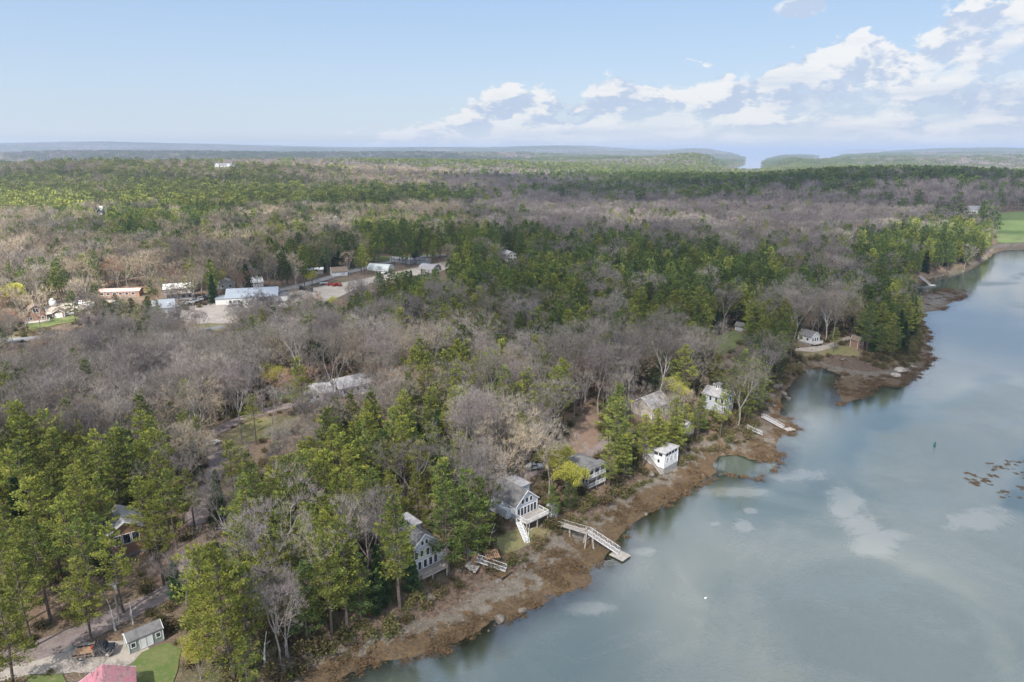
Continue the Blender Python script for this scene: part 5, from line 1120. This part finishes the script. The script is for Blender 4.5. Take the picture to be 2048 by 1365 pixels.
# ------------------------------------------------------------------ planting
def instancer(name, meshes, X, Y, Z, rot, sc, idx, label):
    col = bpy.data.collections.new(name + '_sources')
    for i, me in enumerate(meshes): col.objects.link(bpy.data.objects.new('%s_source_%02d' % (name, i), me))
    pm = bpy.data.meshes.new(name); pm.vertices.add(len(X)); pm.vertices.foreach_set('co', np.stack([X, Y, Z], 1).astype(np.float32).ravel())
    for nm, ty, val in (('rot', 'FLOAT', rot), ('sc', 'FLOAT', sc), ('idx', 'INT', idx)):
        at = pm.attributes.new(nm, ty, 'POINT'); at.data.foreach_set('value', np.asarray(val, np.int32 if ty == 'INT' else np.float32))
    o = link(name, pm); ng = bpy.data.node_groups.new(name, 'GeometryNodeTree')
    ng.interface.new_socket('Geometry', in_out='INPUT', socket_type='NodeSocketGeometry'); ng.interface.new_socket('Geometry', in_out='OUTPUT', socket_type='NodeSocketGeometry')
    N, Lk = ng.nodes, ng.links; gi, go = N.new('NodeGroupInput'), N.new('NodeGroupOutput')
    ci = N.new('GeometryNodeCollectionInfo'); ci.inputs['Collection'].default_value = col; ci.inputs['Separate Children'].default_value = True; ci.inputs['Reset Children'].default_value = True
    ip = N.new('GeometryNodeInstanceOnPoints'); ip.inputs['Pick Instance'].default_value = True
    def na(nm, ty): n = N.new('GeometryNodeInputNamedAttribute'); n.data_type = ty; n.inputs['Name'].default_value = nm; return n.outputs['Attribute']
    cx = N.new('ShaderNodeCombineXYZ'); Lk.new(na('rot', 'FLOAT'), cx.inputs[2])
    Lk.new(gi.outputs[0], ip.inputs['Points']); Lk.new(ci.outputs[0], ip.inputs['Instance']); Lk.new(na('idx', 'INT'), ip.inputs['Instance Index'])
    Lk.new(cx.outputs[0], ip.inputs['Rotation']); Lk.new(na('sc', 'FLOAT'), ip.inputs['Scale']); Lk.new(ip.outputs[0], go.inputs[0])
    md = o.modifiers.new('planting', 'NODES'); md.node_group = ng
    return tag(o, label, kind='stuff')
# running horizon, to leave out what the hills hide
E_ = (GZ + np.where(GZ > .5, 8, 0) - CAMZ) / np.maximum(rr, 1)[:, None]; E_[rr < 300] = -9
CUM = np.maximum.accumulate(E_, 0)
def hidden(X, Y, Z, H):
    r = np.hypot(X, Y); a = np.arctan2(X, Y); i = np.clip(np.searchsorted(rr, r * .97) - 1, 0, NR - 1); j = np.clip(np.searchsorted(aa, a) - 1, 1, NA - 2)
    return (Z + H - CAMZ) / r < np.minimum(np.minimum(CUM[i, j], CUM[i, j - 1]), CUM[i, j + 1]) - .0006
S = scatter(); near, mid, far1 = [], [], []
for s, gx, gy, z in S:
    kind, h = choose(s, gx, gy, z)
    if s < 14:
        rad = np.where(kind == 'bare', 3.2, 3.0); k = ~covers(gx, gy, z, h, rad) & ~hidden(gx, gy, z, h)
        if s < 5:      # keep the fill lower next to the trees placed one by one
            dmin = np.full(len(gx), 99.)
            for fx, fy in zip(HX, HY): dmin = np.minimum(dmin, np.hypot(gx - fx, gy - fy))
            h = np.where(dmin < 5, h * .85, h)
            k &= ~((kind == 'pine') & (dmin < 3.2))
        gx, gy, z, kind, h = gx[k], gy[k], z[k], kind[k], h[k]
        lst = near if s < 5 else mid if s < 7 else far1
        lst += [dict(kind=a, x=b, y=c, z=d, h=e, wide=1.0, label=None, hero=False) for a, b, c, d, e in zip(kind.tolist(), gx.tolist(), gy.tolist(), z.tolist(), h.tolist())]
    else:
        k = ~hidden(gx, gy, z, 18); far1.append((s, gx[k], gy[k], z[k], kind[k]))
FARP = [f for f in far1 if isinstance(f, tuple)]; far1 = [f for f in far1 if isinstance(f, dict)]
ALL = TREES + near
NAME = dict(pine='pine_tree', deep='pine_tree', spruce='spruce_tree', cedar='cedar_tree', bare='bare_tree', bud='budding_tree', red='red_budding_tree', willow='willow_tree')
LOOK = dict(pine='yellow-green pine', deep='deep green pine', spruce='dark spiky spruce', cedar='dark egg-shaped cedar', bare='bare grey tree', bud='budding yellow-green tree', red='reddish budding tree', willow='spreading yellow willow')
LMK = [((872, 1130), 'the grey gabled shore house'), ((1040, 1050), 'the house with white stairs'), ((1175, 965), 'the glazed-porch house'), ((1320, 930), 'the white boathouse'), ((1435, 805), 'the house with the roof cupola'),
       ((1298, 815), 'the half-hidden grey roof'), ((1620, 690), 'the cove cottage'), ((1482, 662), 'the little lawn shed'), ((680, 800), 'the long low house'), ((288, 1285), 'the grey-green garden shed'), ((200, 1350), 'the pink-roofed house'),
       ((250, 1085), 'the brown cabin'), ((235, 1255), 'the utility pole'), ((470, 845), 'the dirt drive bend'), ((75, 645), 'the gambrel barn'), ((375, 600), 'the two-storey white block'), ((510, 605), 'the big workshop'), ((610, 580), 'the dark bins'),
       ((760, 545), 'the greenhouse'), ((860, 545), 'the rounded hut'), ((1017, 522), 'the lone white house'), ((1712, 695), 'the brown hut'), ((1780, 715), 'the wooded headland'), ((1155, 900), 'the leafy clearing'), ((1850, 560), 'the farthest jetty'), ((300, 715), 'the two budding trees'),
       ((1980, 480), 'the green field'), ((980, 1140), 'the stranded gangway'), ((580, 1330), 'the leaning white birch'), ((100, 1280), 'the bottom dirt road'), ((40, 683), 'the paved road'), ((1540, 780), 'the shore boulders')]
LW = [(G(*p), t) for p, t in LMK]
def looks(t):
    a = 'very tall ' if t['h'] > 18.5 else 'tall ' if t['h'] > 15.5 else 'low ' if t['h'] < 9 else 'small ' if t['h'] < 11 else ''
    return a + LOOK[t['kind']]
ORD = ['nearest', 'second nearest', 'third nearest']
def label_trees(lst):
    by = {}
    for t in lst:
        d = [math.hypot(t['x'] - p.x, t['y'] - p.y) for p, _ in LW]; k = int(np.argmin(d)); p, ph = LW[k]
        u = t['x'] / t['y'] - p.x / p.y; lat = u * t['y']; dep = t['y'] - p.y
        rel = ('right of' if lat > 0 else 'left of') if abs(lat) > abs(dep) * .8 else ('behind' if dep > 0 else 'in front of')
        reach = 'close ' if d[k] < 12 else '' if d[k] < 28 else 'well ' if d[k] < 60 else 'far '
        by.setdefault((looks(t), reach + rel, ph, k), []).append((d[k], t))
    for (lk, rel, ph, k), v in by.items():
        v.sort(key=lambda q: q[0])
        if len(v) <= 3:
            for (d, t), o in zip(v, ORD): t['lab'] = f"{lk} {rel} {ph}" if len(v) == 1 else f"{o} {lk} {rel} {ph}"; t['grp'] = f"{NAME[t['kind']].replace('_', ' ')}s {rel} {ph}"
        else:
            for i, (d, t) in enumerate(v):
                if i == 0: t['lab'] = f"nearest {lk} {rel} {ph}"
                else:
                    k2 = sorted((math.hypot(t['x'] - q.x, t['y'] - q.y), ph2) for q, ph2 in LW)[1][1]; t['lab'] = f"{lk} {rel} {ph}, towards {k2}"
                    if len(t['lab'].split()) > 16: t['lab'] = f"{lk} {rel} {ph}"
                t['grp'] = f"{lk}s {rel} {ph}"
cnt = {}; single, rest = [], []
ORDERED = sorted(ALL, key=lambda t: (not t['hero'], math.hypot(t['x'], t['y'])))
CAP = dict(pine_tree=290, bare_tree=290)
for t in ORDERED + sorted(mid, key=lambda t: math.hypot(t['x'], t['y'])):
    nm = NAME[t['kind']]; cx, cy = proj(t['x'], t['y'], t['z'] + t['h'] * .7)
    ok = 8 < cx < 2040 and cy < 1356 and math.hypot(t['x'], t['y']) < 620
    if ok and cnt.get(nm, 0) < CAP.get(nm, 250): cnt[nm] = cnt.get(nm, 0) + 1; single.append(t)
    else: rest.append(t)
label_trees(single)
def pick(t, lod):
    k = t['kind']
    if lod == 0: key = k + '0'
    else: key = {'pine': 'pine1', 'deep': 'pine1', 'spruce': 'spruce1', 'cedar': 'spruce1', 'bare': 'bare1', 'bud': 'bud1', 'red': 'red0', 'willow': 'bud1'}[k]
    v = KINDS[key]
    if k == 'deep' and lod: v = v[1:]
    if k == 'pine' and lod: v = v[:2]
    j = int(abs(t['x'] * 7.3 + t['y'] * 3.1))
    if key == 'bare1': v = [v[0], v[2], v[0], v[2], v[3]] if t['x'] < -.08 * t['y'] + 12 * math.sin(t['y'] * .05) else [v[1], v[1], v[1], v[3], v[1]]  # left side mostly gets the tan twigs with sunlight in their colour
    return v[j % len(v)]
SINGLE_MESH = {}
for t in single:
    d_ = math.hypot(t['x'], t['y']); nm = NAME[t['kind']]; p = pick(t, 0 if d_ < 340 or t['hero'] else 1); s = t['h'] / p['H']
    rz = (t['x'] * 13.7 + t['y'] * 5.1) % 6.283
    if d_ < 340 or t['hero']:
        e = empty(nm, (t['x'], t['y'], t['z'] - .15), rz); e.scale = (s * t['wide'], s * t['wide'], s)
        link('trunk', part_mesh(p, 'trunk'), e); link('crown', part_mesh(p, 'crown'), e)
    else:
        k = id(p)
        if k not in SINGLE_MESH: SINGLE_MESH[k] = npm(nm, [(p, 0, 0, 1, 0)])
        e = link(nm, SINGLE_MESH[k], loc=(t['x'], t['y'], t['z'] - .15)); e.rotation_euler.z = rz; e.scale = (s, s, s)
    tag(e, t['lab'], {'pine_tree': 'pine', 'spruce_tree': 'spruce', 'cedar_tree': 'cedar', 'willow_tree': 'willow'}.get(nm, 'tree'), t['grp'])
# everything past the nearest few hundred of a kind: one wood per kind
def wood(name, lst, lod, label):
    if not lst: return
    ms, ids, idx, sc = [], {}, [], []
    for t in lst:
        p = pick(t, lod)
        if id(p) not in ids: ids[id(p)] = len(ms); ms.append(npm(name, [(p, 0, 0, 1, 0)]))
        idx.append(ids[id(p)]); sc.append(t['h'] / p['H'])
    a = np.array([(t['x'], t['y'], t['z'] - .15) for t in lst])
    instancer(name, ms, a[:, 0], a[:, 1], a[:, 2], rng.uniform(0, 6.28, len(lst)), sc, idx, label)
EVER = ('pine', 'deep', 'spruce', 'cedar')
n_ = [t for t in rest if math.hypot(t['x'], t['y']) < 330]; f_ = [t for t in rest if math.hypot(t['x'], t['y']) >= 330]
wood('near_evergreen_wood', [t for t in n_ if t['kind'] in EVER], 0, 'evergreens filling the nearer wood')
wood('near_bare_wood', [t for t in n_ if t['kind'] not in EVER], 0, 'leafless trees filling the nearer wood')
wood('evergreen_wood', [t for t in f_ if t['kind'] in EVER], 1, 'evergreens filling the middle distance')
wood('bare_wood', [t for t in f_ if t['kind'] not in EVER], 1, 'leafless trees filling the middle distance')
# farther: small trees with few big clumps, then patches of several crowns
far_src = {}
for i in range(2):
    proto('pine2', conifer(210 + i, 17, 4.6, .2, 'pine', 2), M_bark, M_pine2 if i else M_pine, 17)
for i in range(2): proto('bare2', broadleaf(230 + i, 13, 1.1, .3, lod=2), M_bark_grey, (M_mauve, M_tan_sunlit_twig)[i], 13)
def patch(key_mix, n, rad, seed):
    rg = np.random.default_rng(seed); P = []
    for i in range(n):
        k = 'pine2' if rg.random() < key_mix else 'bare2'; v = KINDS[k]; d = v[rg.integers(0, len(v))]
        a, r = rg.uniform(0, 6.28), rad * math.sqrt(rg.random()); P.append((d, math.cos(a) * r, math.sin(a) * r, rg.uniform(.7, 1.1), rg.uniform(0, 6.28)))
    return npm('forest_patch', P)
def species(lst): return np.array([0 if t['kind'] in EVER else 1 for t in lst])
ms = [npm('p', [(KINDS['pine2'][0], 0, 0, 1, 0)]), npm('p', [(KINDS['pine2'][1], 0, 0, 1, 0)]), npm('p', [(KINDS['bare2'][0], 0, 0, 1, 0)]), npm('p', [(KINDS['bare2'][1], 0, 0, 1, 0)])]
a = np.array([(t['x'], t['y'], t['z'], t['h']) for t in far1]); sp_ = species(far1)
instancer('distant_wood', ms, a[:, 0], a[:, 1], a[:, 2], rng.uniform(0, 6.28, len(a)), a[:, 3] / np.where(sp_ == 0, 16, 13) * 1.12, sp_ * 2 + np.where(sp_ == 1, a[:, 0] < -.08 * a[:, 1] + rng.normal(0, 60, len(a)), a[:, 0] > -.05 * a[:, 1] + rng.normal(0, 150, len(a))).astype(int), 'mixed wood covering the farther hills')  # left side: brighter pines and tan twigs, sunlight put into their colour
for s, gx, gy, z, kind in FARP:
    n, rad = (4, 8) if s < 20 else (8, 17)
    ms = [patch(.95, n, rad, 1), patch(.9, n, rad, 2), patch(.06, n, rad, 3), patch(.1, n, rad, 4)]
    ev = np.isin(kind, EVER); instancer('far_forest', ms, gx, gy, z - .3, rng.uniform(0, 6.28, len(gx)), rng.uniform(.85, 1.1, len(gx)), np.where(ev, 0, 2) + rng.integers(0, 2, len(gx)), 'forest covering the farthest hills')
# undergrowth
gx, gy = np.meshgrid(np.arange(-260, 260, 2.6), np.arange(45, 330, 2.6)); gx, gy = gx.ravel() + rng.uniform(-1.3, 1.3, gx.size), gy.ravel() + rng.uniform(-1.3, 1.3, gx.size)
z = hfast(gx, gy); cx, cy = proj(gx, gy, z); db = sdf(gx, gy, BANK); k = (db > -2.2) & (cx > -30) & (cx < 2080) & (cy < 1390) & (rng.random(len(gx)) < np.where(db < 9, 1, .5))
for P in CLEAR:
    k &= ~inpoly(gx, gy, P)
for fx, fy, fr in FOOT: k &= np.hypot(gx - fx, gy - fy) > fr
gx, gy, z = gx[k], gy[k], z[k]
k = ~covers(gx, gy, z, np.full(len(gx), 1.2), np.full(len(gx), .8)); gx, gy, z = gx[k], gy[k], z[k]
ms = [npm('u', [(d, 0, 0, 1, 0)]) for d in KINDS['shrub0']]
instancer('undergrowth', ms, gx, gy, z, rng.uniform(0, 6.28, len(gx)), np.where(sdf(gx, gy, BANK) < 9, rng.uniform(.5, 1.9, len(gx)), rng.uniform(.5, 1.6, len(gx))), rng.integers(0, 2, len(gx)), 'low brush under the trees')
print('TREES single', cnt, 'rest', len(n_), len(f_), 'far', len(far1), [len(f[1]) for f in FARP], 'under', len(gx))
for fn in DEFER: fn()
# ------------------------------------------------------------------ drifting clouds overhead: their shade falls on the woods
M_cl = bpy.data.materials.new('cloud'); M_cl.use_nodes = True; M_cl.node_tree.nodes.clear(); t_ = NT(M_cl.node_tree)
tr_ = t_.n('ShaderNodeBsdfTransparent', ins={0: (1, 1, 1, 1)}); tl_ = t_.n('ShaderNodeBsdfTranslucent', ins={0: (.95, .95, .96, 1)}); df_ = t_.n('ShaderNodeBsdfDiffuse', ins={0: (.95, .95, .96, 1)})
mm = t_.n('ShaderNodeMixShader', ins={0: .35, 1: tl_.outputs[0], 2: df_.outputs[0]})
cp_ = t_.n('ShaderNodeNewGeometry').outputs['Position']
mm2 = t_.n('ShaderNodeMixShader', ins={0: t_.mr(t_.noise(cp_, .006, 4, .6), .35, .6, .15, .40), 1: tr_.outputs[0], 2: mm.outputs[0]}); t_.n('ShaderNodeOutputMaterial', ins={0: mm2.outputs[0]})
CALT = 1150
def cloud(pxs, pys, rx, ry, rot, label, thick=90, dist=None, at=None):
    """a cloud whose shade falls on the ground round the given pixel"""
    if dist: x, y = at_dist(pxs, dist); g_ = Vector((x, y, 20))
    elif at: g_ = Vector((*at, 10))
    else: g_ = G(pxs, pys)
    c = g_ + SUND * (CALT / SUND.z)
    bm = bmesh.new(); bmesh.ops.create_icosphere(bm, subdivisions=5, radius=1)
    for v in bm.verts:
        q = v.co; n1 = fbm(np.array([q.x * 2.2 + pxs]), np.array([q.y * 2.2 + pys]), 1, 4)[0] - .5; n2 = vn(np.array([q.x * 6 + pxs]), np.array([q.y * 6 + q.z * 3]))[0] - .5
        k = 1 + .75 * n1 + .12 * n2; v.co = Vector((q.x * k * rx, q.y * k * ry, q.z * thick * (1 + n2)))
    me = bpy.data.meshes.new('cloud'); bm.to_mesh(me); bm.free(); me.materials.append(M_cl)
    for f in me.polygons: f.use_smooth = True
    o = link('cloud', me, loc=c); o.rotation_euler.z = R(rot); tag(o, label, kind='structure'); return o
cloud(0, 0, 520, 340, 0, None, at=(230, 170)); cloud(1300, 540, 420, 170, -12, None)
cloud(1500, 0, 620, 220, 0, None, dist=860); cloud(1100, 0, 900, 230, -6, None, dist=1000); cloud(420, 0, 560, 170, 8, None, dist=1420); cloud(500, 0, 1500, 800, 0, None, dist=4200); cloud(1650, 0, 700, 260, 0, None, dist=1350); cloud(100, 650, 90, 70, 0, None) if False else None
# ------------------------------------------------------------------ haze
hm = bpy.data.materials.new('haze'); hm.use_nodes = True; hm.node_tree.nodes.clear(); th = NT(hm.node_tree)
pv = th.n('ShaderNodeVolumePrincipled', ins={'Color': (.60, .72, .94, 1), 'Density': 1.2e-4, 'Anisotropy': .2}); th.n('ShaderNodeOutputMaterial', ins={1: pv.outputs[0]})
o = MB().box(0, 0, 75, 62000, 62000, 166).build('haze', hm); tag(o, kind='stuff')
